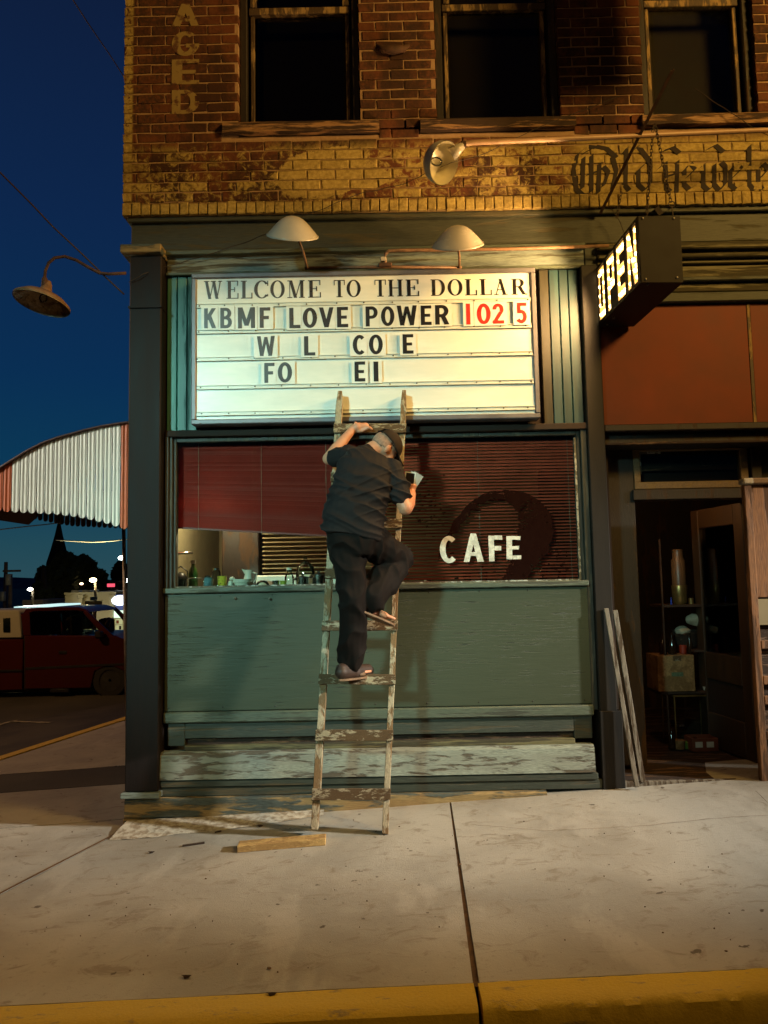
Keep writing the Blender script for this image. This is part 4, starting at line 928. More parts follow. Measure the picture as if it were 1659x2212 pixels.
wire('power line slanting down past the gooseneck lamp to the corner', [at(-80, 300, -.4), at(0, 372, -.35), at(120, 495, -.25), at(268, 636, -.08)], .0062)
wire('thin power line high in the top left sky', [at(120, -60, 3), at(190, 50, 4), at(235, 115, 5), at(290, 200, 6)], .008)
wire('loose wire hanging in front of the brackets by OPEN', [at(1320, 450, -.1), at(1340, 480, -.1), at(1352, 515, -.1)], .0025)

# ------------------------------------------------------------------ the ladder
LD = thing('ladder', 'homemade wooden ladder leaning on the sign, grey weathered boards', 'ladder')
lt_, lb_ = at(735, 848, -.165), at(680, 1800, -.56); rt_, rb_ = at(873, 846, -.165), at(832, 1802, -.60)
lb_ = Vector((lb_.x, lb_.y, walk_z(lb_.x, lb_.y) + .045)); rb_ = Vector((rb_.x, rb_.y, walk_z(rb_.x, rb_.y)))
ln = ((lt_ - lb_).normalized().cross(Vector((1, 0, 0)))).normalized()
if ln.y > 0: ln = -ln
def rail(a, b, w, d):
    m = MB(); n = 26; a, b = Vector(a), Vector(b); dr = (b - a).normalized(); sd = dr.cross(ln).normalized(); vs = []
    for i in range(n + 1):
        p = a.lerp(b, i / n); e = .0025 * noise.noise(p * 3.1); e2 = .004 * noise.noise(p * 7); top = (1 - .35 * max(0, (i - n + 1)))
        for s_, t_ in ((-1, -1), (1, -1), (1, 1), (-1, 1)): vs.append(p + sd * ((w / 2 + e2 * .5) * s_ * top + e) + ln * (-d / 2 * t_ + e))
    fs = [(4 * i + j, 4 * i + (j + 1) % 4, 4 * i + 4 + (j + 1) % 4, 4 * i + 4 + j) for i in range(n) for j in range(4)] + [(3, 2, 1, 0), (4 * n, 4 * n + 1, 4 * n + 2, 4 * n + 3)]
    return m.add(vs, fs).build('rail', M['ladder'], LD, bevel=.003)
rail(lb_, lt_, .046, .075); rail(rb_, rt_, .040, .075)
def lad(f, t_):   # point on the ladder: f 0..1 left to right, at photo row v
    return None
RV = (930, 1034, 1133, 1243, 1352, 1467, 1587, 1713)
rungpos = []
for v in RV:
    def on(a, b, u0):
        best = None
        for i in range(400):
            p = a.lerp(b, i / 399); q_ = cam.matrix_world.inverted() @ p; vv = 1106 - F * q_.y / -q_.z
            if best is None or abs(vv - v) < best[0]: best = (abs(vv - v), p)
        return best[1]
    a, b = on(lb_, lt_, 0), on(rb_, rt_, 0); a = a + Vector((0, 0, (0))); d = (b - a).normalized()
    a2, b2 = a - d * .028 + ln * .048, b + d * .024 + ln * .048; rungpos.append((a2, b2))
    m = MB(); n = 10; vs = []; up = (lt_ - lb_).normalized(); hh = .034
    for i in range(n + 1):
        p = a2.lerp(b2, i / n)
        for s_, t_ in ((-1, -1), (1, -1), (1, 1), (-1, 1)): vs.append(p + up * (hh * s_ + .0035 * noise.noise(p * 14 + Vector((0, 0, s_)))) + ln * (.011 * t_))
    m.add(vs, [(4 * i + j, 4 * i + (j + 1) % 4, 4 * i + 4 + (j + 1) % 4, 4 * i + 4 + j) for i in range(n) for j in range(4)] + [(3, 2, 1, 0), (4 * n, 4 * n + 1, 4 * n + 2, 4 * n + 3)])
    o = m.build('rung', M['rung'], LD, bevel=.002)
    mm = MB()
    for e in (.018, .035): 
        for P_, q_ in ((a2, 1), (b2, -1)): mm.lathe([(.004, 0), (.003, .002)], P_ + d * e * q_ + up * random.uniform(-.02, .02) + ln * .0112, 6, True, ln.to_track_quat('Z', 'Y').to_matrix().to_4x4())
    mm.build('nail', M['rust_metal'], o, kind='stuff')
# block of wood under the left foot
b0, b1 = on_walk(512, 1843), on_walk(703, 1827); d = (b1 - b0).normalized(); nrm = Vector((-d.y, d.x, 0)); bb = MB()
up = Vector((0, 0, 1)); wbl = .095; q = []
for z in (0, .042):
    for o_ in (0, wbl):
        for p in (b0, b1): q.append(p + nrm * o_ + up * (z + .001))
T(bb.add(q, [(0, 2, 3, 1), (4, 5, 7, 6), (0, 1, 5, 4), (2, 6, 7, 3), (0, 4, 6, 2), (1, 3, 7, 5)]).build('wood_block', M['block'], None, bevel=.003), 'short sawn board lying on the pavement under the left ladder foot', 'board')
# planks leaning in the doorway
def plank(label, a, b, w, th, fa):
    o = MB().beam(a, b, w, th, fa).build('leaning_plank', M['plank'], None, bevel=.003); T(o, label, 'plank', 'planks leaning beside the entrance'); return o
plank('whitish thin plank leaning by the green post, front one of the pair', at(1309, 1314, -.06), Vector((at(1375, 1680, -.12).x, -.12, .11)), .032, .02, (0, 1, .2))
plank('darker brown plank leaning just behind the whitish plank', at(1328, 1318, -.01), Vector((at(1388, 1672, -.04).x, -.04, .12)), .036, .02, (0, 1, .2))

# ------------------------------------------------------------------ venetian blinds
def blind(label, x0, x1, z1, z0a, z0b, pitch, ang, nm='slat', gap=None):
    t = thing('venetian_blind', label, 'blind', 'red venetian blinds in the shop window'); y = .125
    MB().box(x0, x1, y - .015, y + .02, z1 - .01, z1 + .025).build('headrail', M[nm], t)
    n = int((z1 - min(z0a, z0b)) / pitch); w = .0125
    for i in range(n):
        fr = (i + 1) / n; za, zb = z1 + (z0a - z1) * fr, z1 + (z0b - z1) * fr; vs = []
        a_ = ang(i / n) + random.uniform(-.09, .09); 
        for x, zz in ((x0, za), (x1, zb)):
            for s_ in (-1, 0, 1): vs.append((x, y + math.cos(a_) * w * s_, zz - math.sin(a_) * w * s_ * -1 * -1 * -1 + (.0016 if s_ == 0 else 0) + random.uniform(-.0006, .0006)))
        link('slat', MB().add(vs, [(0, 1, 4, 3), (1, 2, 5, 4)]).mesh('slat'), M[nm], t, True)
    MB().beam((x0, y, z0a - .012), (x1, y, z0b - .012), .024, .012).build('bottom_rail', M[nm], t)
    for f in ((.12, .45, .79) if x0 < -1 else (.05, .53, .97)):
        x = x0 + (x1 - x0) * f; m = MB()
        for dy in (-.0145,): m.tube([(x, y + dy, z1), (x, y + dy, z0a + (z0b - z0a) * f - .03)], .0013, 5)
        m.build('cord', M['cord'], t)
    return t
blind('red closed blind on the left, pulled up with its bottom rail slanting', -1.555, -.13, 2.66, 2.005, 1.90, .0185, lambda f: R(62))
blind('red blind on the right, fully lowered over the painted CAFE lettering', -.10, 1.43, 2.66, 1.553, 1.553, .0238, lambda f: R(58 - 30 * min(1, f * 1.8)), 'slat_r')
# a row of tan slats further inside
t = thing('venetian_blind', 'tan open slats inside behind the raised red blind', 'blind')
M['tan_slat'] = simple('tan_slat', (.20, .16, .085), .6, .1, bump=0)
for i in range(30):
    z = 2.62 - i * .036; link('slat', MB().add([(-1.02, .80, z), (.35, .80, z), (-1.02, .825, z + .012), (.35, .825, z + .012)], [(0, 1, 3, 2)]).mesh('slat'), M['tan_slat'], t)

# ------------------------------------------------------------------ the man on the ladder
def cap_(m, a, b, ra, rb, n=14):
    a, b = Vector(a), Vector(b); m.ell(a, ra, n, 8); m.ell(b, rb, n, 8)
    if (b - a).length > 1e-4: m.tube([a, b], [ra, rb], n)
def chain_(m, pts):
    for (a, ra), (b, rb) in zip(pts[:-1], pts[1:]): cap_(m, a, b, ra, rb)
def loft(m, st, n=24):
    """closed elliptical loft; stations (centre, lateral axis, lateral radius, depth radius)"""
    vs = []
    for i, (c, lat, ra, rb) in enumerate(st):
        c = Vector(c); ax = (Vector(st[min(i + 1, len(st) - 1)][0]) - Vector(st[max(0, i - 1)][0])).normalized(); lat = Vector(lat).normalized(); lat = (lat - ax * lat.dot(ax)).normalized(); dp = ax.cross(lat)
        for k in range(n):
            t_ = 2 * math.pi * k / n; ct, s_ = math.cos(t_), math.sin(t_)
            vs.append(c + lat * (ra * math.copysign(abs(ct) ** .85, ct)) + dp * (rb * math.copysign(abs(s_) ** .85, s_)))
    L = len(st)
    m.add(vs, [(i * n + k, i * n + (k + 1) % n, (i + 1) * n + (k + 1) % n, (i + 1) * n + k) for i in range(L - 1) for k in range(n)] + [tuple(range(n - 1, -1, -1)), tuple((L - 1) * n + k for k in range(n))])
def fuse(m, name, mt, parent, vox, it=6, disp=None):
    o = m.build('tmp', None); r_ = o.modifiers.new('r', 'REMESH'); r_.mode = 'VOXEL'; r_.voxel_size = vox; r_.use_smooth_shade = True
    s_ = o.modifiers.new('s', 'SMOOTH'); s_.iterations = it; s_.factor = .5
    dg = bpy.context.evaluated_depsgraph_get(); me = bpy.data.meshes.new_from_object(o.evaluated_get(dg)); bpy.data.objects.remove(o)
    if disp:
        bm = bmesh.new(); bm.from_mesh(me); bm.normal_update()
        mv = [(v, v.normal * disp(v.co, v.normal)) for v in bm.verts]
        for v, d in mv: v.co += d
        bm.to_mesh(me); bm.free()
    me.materials.clear()
    return link(name, me, mt, parent, True)
A = lambda u, v, y: at(u, v, y)
# head frame
hc = A(830, 968, -.53); f = Vector((.55, .40, -.73)).normalized(); c = Vector((.70, .15, .70)); c = (c - f * c.dot(f)).normalized(); sd = c.cross(f)
HM = Matrix((f, sd, c)).transposed().to_4x4(); HM.translation = hc
hp = lambda x, y, z: HM @ Vector((x, y, z)); H3 = HM.to_3x3()
def hell(m, p, r): m.ell(hp(*p), r, 16, 12, H3.to_4x4())
bd = MB()
hell(bd, (-.008, 0, .015), (.096, .076, .092)); hell(bd, (.035, 0, -.055), (.058, .052, .055)); hell(bd, (.062, 0, -.092), (.028, .026, .022)); hell(bd, (.055, 0, -.01), (.042, .055, .06))
hell(bd, (.098, 0, -.022), (.018, .014, .020)); hell(bd, (.088, 0, .0), (.014, .009, .028)); hell(bd, (.086, 0, -.062), (.010, .024, .007)); hell(bd, (.082, 0, -.072), (.011, .021, .007)); hell(bd, (.080, 0, .022), (.014, .045, .009))
for s_ in (-1, 1): hell(bd, (-.004, s_ * .079, -.012), (.018, .008, .032)); hell(bd, (-.012, s_ * .086, -.006), (.012, .006, .026)); hell(bd, (.06, s_ * .038, -.028), (.025, .02, .02))
nb = A(797, 992, -.55)
chain_(bd, [(hp(-.035, 0, -.045), .058), (hp(-.045, 0, -.085), .058), (nb, .062)])
sL, sR = A(745, 986, -.47), A(843, 1016, -.60); eL, eR = A(709, 991, -.36), A(876, 1097, -.66)
wL, wR = A(763, 926, -.285), A(889, 1066, -.47)
chain_(bd, [(nb, .06), (A(792, 1010, -.57), .10), (A(778, 1070, -.64), .11), (A(768, 1140, -.66), .11)])
chain_(bd, [(A(780, 1000, -.53), .06), (sL, .050), (eL, .041), (eL.lerp(wL, .3), .043), (wL, .027)])
chain_(bd, [(A(815, 1010, -.58), .06), (sR, .052), (eR, .048), (eR.lerp(wR, .35), .050), (wR, .030)])
hipL, knL, anL = A(748, 1168, -.66), A(764, 1300, -.70), A(758, 1432, -.585)
hipR, knR, anR = A(795, 1165, -.65), A(862, 1210, -.45), A(797, 1300, -.66)
chain_(bd, [(hipL, .085), (knL, .055), (anL, .040)]); chain_(bd, [(hipR, .085), (knR, .055), (anR, .040)])
def foot(m, an, heel, toe):
    heel, toe = Vector(heel), Vector(toe); d = (toe - heel)
    cap_(m, an, heel + Vector((0, 0, .012)), .038, .032); cap_(m, an, heel + d * .55 + Vector((0, 0, .012)), .036, .030); cap_(m, heel + Vector((0, 0, .0)), heel + d * .8, .028, .026)
    w = d.cross(Vector((0, 0, 1))).normalized()
    for i in range(5): a_ = heel + d * .74 + w * (.034 - i * .017); cap_(m, a_, heel + d * (1.0 - .035 * abs(i - .6)) + w * (.036 - i * .018), .012, .0095 - .0006 * i)
hlL, toL = A(738, 1456, -.66), A(792, 1449, -.44); hlR, toR = A(772, 1305, -.73), A(846, 1337, -.54)
foot(bd, anL, hlL, toL); foot(bd, anR, hlR, toR)
# left hand closed over the top rung: knuckles up and towards us, thumb along the front
ra_, rb_2 = rungpos[0]; rd = (rb_2 - ra_).normalized(); upv = (lt_ - lb_).normalized()
hand0 = A(781, 921, -.29); top = hand0 + Vector((0, .02, .0))
kn = [A(768 + 8.5 * i, 914 + 1.2 * i, -.255) for i in range(4)]
cap_(bd, wL, A(772, 922, -.29), .027, .030); cap_(bd, A(770, 923, -.29), A(790, 920, -.285), .026, .024)
for i, k_ in enumerate(kn):
    r_ = .0105 - .0006 * i; b_ = A(766 + 8 * i, 924, -.285); 
    cap_(bd, b_, k_, .0125, r_ + .001); p1 = k_ + Vector((.004, .030, -.002)); p2 = p1 + Vector((.002, .016, -.026)); p3 = p2 + Vector((0, -.010, -.018))
    cap_(bd, k_, p1, r_ + .001, r_); cap_(bd, p1, p2, r_, r_ * .95); cap_(bd, p2, p3, r_ * .95, r_ * .85)
t0 = A(783, 930, -.295); t1 = A(797, 923, -.305); t2 = A(803, 927, -.300); cap_(bd, A(775, 930, -.29), t0, .018, .014); cap_(bd, t0, t1, .0135, .0115); cap_(bd, t1, t2, .0115, .0095)
# right hand pinching the spare letter tiles
pR = A(886, 1057, -.445); cap_(bd, wR, pR, .028, .030); cap_(bd, A(881, 1056, -.44), A(892, 1055, -.44), .024, .022)
for i in range(4):
    b_ = A(893 - 2.0 * i, 1051 + 5.2 * i, -.455 + .004 * i); k_ = b_ + Vector((.012, -.014, .004)); p1 = k_ + Vector((-.016, -.012, .003)); p2 = p1 + Vector((-.020, .004, .0))
    cap_(bd, A(886, 1052 + 4 * i, -.44), b_, .013, .012); cap_(bd, b_, k_, .0115, .011); cap_(bd, k_, p1, .0105, .0098); cap_(bd, p1, p2, .0098, .0085)
cap_(bd, A(880, 1060, -.45), A(875, 1050, -.465), .014, .0125); cap_(bd, A(875, 1050, -.465), A(878, 1043, -.465), .012, .010)
man = fuse(bd, 'person', M['skin'], None, .0055, 3)
T(man, 'man in dark shirt, trousers and brown cap climbing the ladder with spare letters in hand', 'person')
M['eye'] = simple('eye_white', (.6, .58, .52), .3, .1, bump=0)
for s_ in (-1, 1): m = MB(); hell(m, (.074, s_ * .031, .002), (.012, .012, .011)); m.build('eye', M['eye'], man, smooth=True)
# stubble on the back of the head
hs = MB(); vs = []
prof = [(math.sin(math.pi * i / 24), math.cos(math.pi * i / 24)) for i in range(25)]
hm = MB(); hm.ell((0, 0, 0), 1, 32, 24)
def headshell(name, rad, cen, keep, mt, thick=.002, par=None):
    vs = []; kept = []
    for q in hm.v: vs.append(hp(cen[0] + q[0] * rad[0], cen[1] + q[1] * rad[1], cen[2] + q[2] * rad[2]))
    fs = []
    for f_ in hm.f:
        if len(f_) > 4: 
            continue
        cc = sum((Vector(hm.v[i]) for i in f_), Vector()) / len(f_); p = (cen[0] + cc.x * rad[0], cen[1] + cc.y * rad[1], cen[2] + cc.z * rad[2])
        if keep(*p): fs.append(f_)
    o = MB().add(vs, fs).build(name, mt, par, smooth=True)
    sl = o.modifiers.new('s', 'SOLIDIFY'); sl.thickness = thick; sl.offset = 1
    return o
headshell('hair', (.0975, .078, .0935), (-.008, 0, .015), lambda x, y, z: x < .0 and z > -.03 + .02 * max(0, x * 20 + 1), M['hair'], .0012, man)
cp_ = headshell('cap', (.112, .087, .098), (-.002, 0, .030), lambda x, y, z: z > .036 - .10 * x and not (x < -.05 and z < .093 and abs(y) < .034 * math.sqrt(max(0, 1 - ((z - .04) / .053) ** 2))), M['cap'], .003, man)
# bill
n = 14; vs = []
for j in range(5):
    for i in range(n + 1):
        t_ = -1 + 2 * i / n; y = .070 * t_; x0_ = .075 + .035 * (1 - t_ * t_) - .0; x1_ = .088 + .098 * math.sqrt(max(0, 1 - (t_ * .97) ** 2)); f_ = j / 4
        vs.append(hp(x0_ + (x1_ - x0_) * f_, y, 0.046 - .35 * abs(y) ** 1.4 * (1 + f_) - .012 * f_))
o = MB().add(vs, [(j * (n + 1) + i, j * (n + 1) + i + 1, (j + 1) * (n + 1) + i + 1, (j + 1) * (n + 1) + i) for j in range(4) for i in range(n)]).build('bill', M['cap'], cp_, smooth=True)
sl = o.modifiers.new('s', 'SOLIDIFY'); sl.thickness = .003
MB().tube([hp(-.098, -.036, .047), hp(-.110, -.015, .044), hp(-.110, .015, .044), hp(-.098, .036, .047)], .006, 6).build('strap', M['cabinet'], cp_, smooth=True)
# shirt
sh = MB()
def lat(deg, dy=0): return Vector((math.cos(R(deg)), dy, math.sin(R(deg))))
loft(sh, [(A(760, 1157, -.665), lat(13), .205, .150), (A(766, 1125, -.665), lat(9), .196, .150), (A(773, 1085, -.66), lat(3), .186, .145), (A(783, 1045, -.645), lat(-6), .192, .142), (A(790, 1015, -.61), lat(-14), .190, .132), (A(795, 992, -.57), lat(-20), .150, .115), (A(800, 978, -.555), lat(-24), .085, .085), (A(805, 974, -.55), lat(-26), .066, .070)])
sh.ell(sL + Vector((.02, -.02, 0)), .078, 16, 10); chain_(sh, [(A(775, 998, -.55), .10), (sL, .074), (sL.lerp(eL, .55), .068)])
sh.ell(sR, .080, 16, 10); chain_(sh, [(A(815, 1020, -.60), .10), (sR, .084), (sR.lerp(eR, .35), .080), (sR.lerp(eR, .66), .076)])
def shirt_folds(p, n_):
    z = p.z; x = p.x
    low = max(0, min(1, (2.42 - z) / .35)); k = 0
    a = x * math.cos(R(-24)) + (z) * math.sin(R(-24)); b = -x * math.sin(R(-24)) + z * math.cos(R(-24))
    r1 = 1 - abs(noise.noise(Vector((a * 2.6, b * 15 + .7 * noise.noise(Vector((a * 5, b * 5, 0))), p.y * 3)))) * 2.4
    a2 = x * math.cos(R(20)) + z * math.sin(R(20)); b2 = -x * math.sin(R(20)) + z * math.cos(R(20))
    r2 = 1 - abs(noise.noise(Vector((a2 * 3, b2 * 19, p.y * 3 + 4)))) * 2.4
    mid = max(0, 1 - abs(z - 2.12) / .22)
    return (.007 + .011 * low) * max(0, r1) ** 2 + .016 * mid * max(0, r2) ** 2 + .005 * noise.noise(p * 7) - .005
fuse(sh, 'shirt', M['shirt'], man, .0055, 6, shirt_folds)
tr_ = MB()
loft(tr_, [(A(768, 1200, -.66), lat(6), .120, .120), (A(766, 1170, -.66), lat(8), .175, .145), (A(766, 1140, -.66), lat(8), .178, .142), (A(768, 1115, -.66), lat(8), .165, .13)])
chain_(tr_, [(hipL, .118), (hipL.lerp(knL, .5), .107), (knL, .092), (knL.lerp(anL, .6), .088), (anL + Vector((.005, 0, .035)), .090)])
chain_(tr_, [(hipR, .118), (hipR.lerp(knR, .55), .108), (knR, .094), (knR.lerp(anR, .5), .108), (anR + Vector((.022, .0, .03)), .098)])
def tr_folds(p, n_):
    r1 = 1 - abs(noise.noise(Vector((p.x * 9 + p.z * 3, p.y * 6, p.z * 5 - p.x * 4)))) * 2.2
    return .018 * max(0, r1) ** 1.4 + .007 * noise.noise(p * 9) - .006
fuse(tr_, 'trousers', M['trousers'], man, .0075, 7, tr_folds)
M['shoe'] = simple('brown_slip_on_shoe', (.034, .016, .010), .6, .25, 20)
m = MB(); cap_(m, hlL + Vector((0, -.004, .012)), toL + Vector((.004, .008, .004)), .044, .042); cap_(m, hlL + Vector((0, 0, .03)), hlL.lerp(toL, .45) + Vector((0, 0, .035)), .038, .036); cap_(m, hlL.lerp(toL, .5), toL + Vector((.010, .026, -.002)), .047, .038)
fuse(m, 'shoe', M['shoe'], man, .006, 3)
for heel, toe in ((hlL, toL), (hlR, toR)):
    d = (toe - heel); w = d.cross(Vector((0, 0, 1))).normalized(); dn = d.cross(w).normalized(); dn = dn if dn.z < 0 else -dn
    m = MB(); n = 14; vs = []
    for i in range(n + 1):
        t_ = -.10 + 1.22 * i / n; c0 = heel + d * t_ + dn * .030; hw = (.034 + .012 * math.sin(max(0, min(1, t_)) * 2.6)) * math.sqrt(max(.02, 1 - (abs(i - n / 2) / (n / 2)) ** 5))
        for a_, b_ in ((-1, 0), (1, 0), (1, 1), (-1, 1)): vs.append(c0 + w * hw * a_ + dn * .014 * b_)
    m.add(vs, [(4 * i + j, 4 * i + (j + 1) % 4, 4 * i + 4 + (j + 1) % 4, 4 * i + 4 + j) for i in range(n) for j in range(4)] + [(3, 2, 1, 0), (4 * n, 4 * n + 1, 4 * n + 2, 4 * n + 3)])
    so = m.build('sandal', M['sandal'], man, bevel=.003)
    c1_ = heel + d * .62; P = [c1_ + w * (.048 * math.cos(q_)) - dn * (.042 * math.sin(q_) - .02) for q_ in [math.pi * k / 8 for k in range(9)]]
    m = MB(); vs = []
    for p in P: vs += [p - d.normalized() * .03, p + d.normalized() * .03]
    st_ = m.add(vs, [(2 * i, 2 * i + 1, 2 * i + 3, 2 * i + 2) for i in range(8)]).build('strap', M['sandal'], so, smooth=True)
    sl = st_.modifiers.new('s', 'SOLIDIFY'); sl.thickness = .004
# the tiles he is holding
M['tile_grey'] = simple('held_tile_frame', (.42, .42, .38), .2, .1, bump=0)
for k, (du, rot, lab) in enumerate(((0, 8, 'dark letter tile with pale rim held in the man\'s right hand'), (9, 24, 'clear letter tile fanned out behind the dark one in his hand'), (13, 34, 'pale letter tile at the back of the fan in his hand'))):
    c0 = A(884 + du * .5, 1036, -.47 + .006 * k); q = Matrix.Rotation(R(rot), 3, 'Y'); w_, h_ = (.036, .052)
    def tb(m, w, h, y0, y1):
        vs = [c0 + Vector((0, 0, -.03)) + q @ Vector((x, y, z + .03)) for z in (-h, h) for y in (y0, y1) for x in (-w, w)]
        return m.add(vs, [(0, 2, 3, 1), (4, 5, 7, 6), (0, 1, 5, 4), (2, 6, 7, 3), (0, 4, 6, 2), (1, 3, 7, 5)])
    o = tb(MB(), w_, h_, 0, .0025).build('letter_tile', M['tile_grey'] if k else M['tile'], None); T(o, lab, 'letter tile', 'spare tiles held in the hand')
    if k == 0: tb(MB(), w_ * .80, h_ * .86, -.001, .0).build('printed_letter', M['letter'], o)

# ------------------------------------------------------------------ things on the window shelf
ZSF = 1.5395
def item(name, label, cat, u, y, prof, mt, group=None, n=20, close=True, M_=None):
    x = at(u, 1262, y).x; o = MB().lathe(prof, (x, y, ZSF), n, close).build(name, mt, None, smooth='auto'); T(o, label, cat, group); return o, x
def sub(o, name, x, y, prof, mt, n=16): return MB().lathe(prof, (x, y, ZSF), n, True).build(name, mt, o, smooth='auto')
M['green_glass'] = simple('green_bottle_glass', (.09, .18, .035), .12, .2, bump=0)
M['white_china'] = simple('white_china', (.62, .62, .54), .25, .06, bump=0)
M['blue_jar'] = simple('blue_jar_glass', (.10, .20, .24), .12, .3, 30, bump=0)
M['steel'] = simple('polished_steel', (.60, .58, .52), .16, .15, 9, metal=1, bump=0)
M['black_plastic'] = simple('black_plastic', (.015, .014, .013), .35, .2, bump=0)
M['lime'] = simple('lime_glass', (.30, .38, .06), .15, .2, bump=0)
t = NT('yellow_patterned_glass'); v = t.n.new('ShaderNodeTexVoronoi'); v.inputs['Scale'].default_value = 60; t.lk(t.pos, v.inputs['Vector'])
t.col(t.mix(t.step(v.outputs['Distance'], .30, .36), (.06, .05, .02), (.62, .50, .05))).set(rough=.25); M['pattern'] = t.m
yI = .28
o, x = item('bottle', 'tall green bottle with a white cap at the left end of the window shelf', 'bottle', 417, yI, [(.032, 0), (.036, .01), (.036, .11), (.030, .14), (.014, .165), (.013, .185)], M['green_glass']); sub(o, 'cap', x, yI, [(.019, .185), (.019, .212)], M['white_china'])
o, x = item('kettle', 'dark kettle in the left corner of the window shelf', 'kettle', 390, yI + .1, [(.045, 0), (.052, .03), (.05, .08), (.035, .11), (.012, .125)], M['black_plastic'])
MB().tube([Vector((x - .05, yI + .1, ZSF + .06)), Vector((x - .06, yI + .1, ZSF + .13)), Vector((x, yI + .1, ZSF + .17)), Vector((x + .055, yI + .1, ZSF + .13)), Vector((x + .05, yI + .1, ZSF + .07))], .006, 6).build('handle', M['black_plastic'], o, smooth=True)
item('drinking_glass', 'small clear glass in front of the dark kettle', 'glass', 392, .19, [(.028, 0), (.034, .075), (.032, .075), (.026, .005)], M['jar'], None, 20, False)
x0_, x1_ = at(407, 1262, .18).x, at(440, 1262, .18).x; m = MB()
for a_, b_ in (((x0_, ZSF + .004), (x0_, ZSF + .075)), ((x1_, ZSF + .004), (x1_, ZSF + .075)), ((x0_ - .004, ZSF + .075), (x1_ + .004, ZSF + .075))): m.tube([(a_[0], .18, a_[1]), (b_[0], .18, b_[1])], .005, 8)
T(m.build('wire_stand', M['steel'], None, smooth=True), 'bent silver stand between the green bottle and the blue jar', 'stand')
o, x = item('jar', 'blue glass jar with a metal lid on the window shelf', 'jar', 450, .20, [(.030, 0), (.034, .008), (.034, .065), (.028, .078)], M['blue_jar']); sub(o, 'lid', x, .20, [(.027, .078), (.029, .08), (.029, .092)], M['steel'])
o, x = item('jar', 'tall clear jar behind the yellow patterned glass', 'jar', 467, .36, [(.03, 0), (.034, .01), (.034, .12), (.026, .135)], M['jar']); sub(o, 'lid', x, .36, [(.028, .135), (.028, .15)], M['steel'])
o, x = item('drinking_glass', 'clear tumbler with bright yellow pattern on the window shelf', 'glass', 480, .18, [(.030, 0), (.037, .088), (.035, .088), (.029, .004)], M['pattern'], None, 20, False)
for k, (u, lab) in enumerate(((500, 'white egg-like figurine beside the white bowl'), )):
    o, x = item('figurine', lab, 'figurine', 498, .17, [(.008, 0), (.018, .01), (.021, .028), (.016, .045), (.010, .052)], M['white_china']); MB().ell((x + .012, .17, ZSF + .066), (.022, .014, .014), 12, 8).build('head', M['white_china'], o, smooth=True)
item('bowl', 'wide white china bowl in the middle of the window shelf', 'bowl', 523, .20, [(.045, 0), (.052, .006), (.060, .035), (.068, .038), (.072, .062), (.066, .062), (.055, .015)], M['white_china'], None, 28, False)
o, x = item('pitcher', 'small white pitcher standing behind the white bowl', 'pitcher', 537, .36, [(.026, 0), (.036, .02), (.038, .06), (.028, .10), (.034, .132), (.031, .132)], M['white_china'], None, 24, False)
MB().tube([Vector((x + .03, .36, ZSF + .115)), Vector((x + .062, .36, ZSF + .105)), Vector((x + .058, .36, ZSF + .06)), Vector((x + .035, .36, ZSF + .035))], .006, 8).build('handle', M['white_china'], o, smooth=True)
MB().add([(x - .028, .36 - .012, ZSF + .132), (x - .055, .36, ZSF + .143), (x - .028, .36 + .012, ZSF + .132), (x - .030, .36, ZSF + .10)], [(0, 1, 3), (1, 2, 3)]).build('spout', M['white_china'], o)
o, x = item('dish_cover', 'low clear dome on the shelf right of the pitcher', 'dish cover', 567, .24, [(.052, 0), (.050, .02), (.038, .040), (.015, .050)], M['jar'], None, 24); sub(o, 'base', x, .24, [(.056, 0), (.056, .006)], M['black_plastic'])
item('cup', 'small polished metal cup right of the clear dome', 'cup', 596, .17, [(.026, 0), (.027, .045), (.029, .047), (.025, .046), (.024, .01)], M['steel'], None, 20, False)
item('drinking_glass', 'small lime green glass between metal cup and pots', 'glass', 612, .17, [(.020, 0), (.026, .045), (.024, .045), (.018, .005)], M['lime'], None, 20, False)
o, x = item('bottle', 'clear bottle with a pale blue cap behind the lime glass', 'bottle', 625, .34, [(.032, 0), (.036, .01), (.036, .07), (.020, .105), (.016, .125)], M['jar']); sub(o, 'cap', x, .34, [(.021, .125), (.021, .143)], M['white_china'])
item('bell_jar', 'large clear bell jar with a knob behind the pots', 'jar', 660, .46, [(.075, 0), (.076, .10), (.065, .15), (.03, .185), (.010, .195), (.016, .21), (.012, .232), (.004, .235)], M['jar'], None, 28, False)
for u, h, r_, lab in ((654, .062, .048, 'polished metal pot with black lid, left one of the two'), (689, .078, .052, 'taller metal pot with black lid, half behind the man')):
    o, x = item('pot', lab, 'pot', u, .19, [(r_, 0), (r_, h), (r_ + .002, h)], M['steel'], 'lidded metal pots in the window', 28)
    l_ = sub(o, 'lid', x, .19, [(r_ + .003, h), (r_ + .002, h + .006), (r_ * .4, h + .014), (.008, h + .018), (.013, h + .03), (.006, h + .034)], M['black_plastic'])
    MB().tube([Vector((x - r_, .175, ZSF + h * .8)), Vector((x - r_ - .02, .17, ZSF + h * .85)), Vector((x - r_ - .018, .17, ZSF + h * .95)), Vector((x - r_, .175, ZSF + h))], .006, 6).build('handle', M['black_plastic'], o, smooth=True)
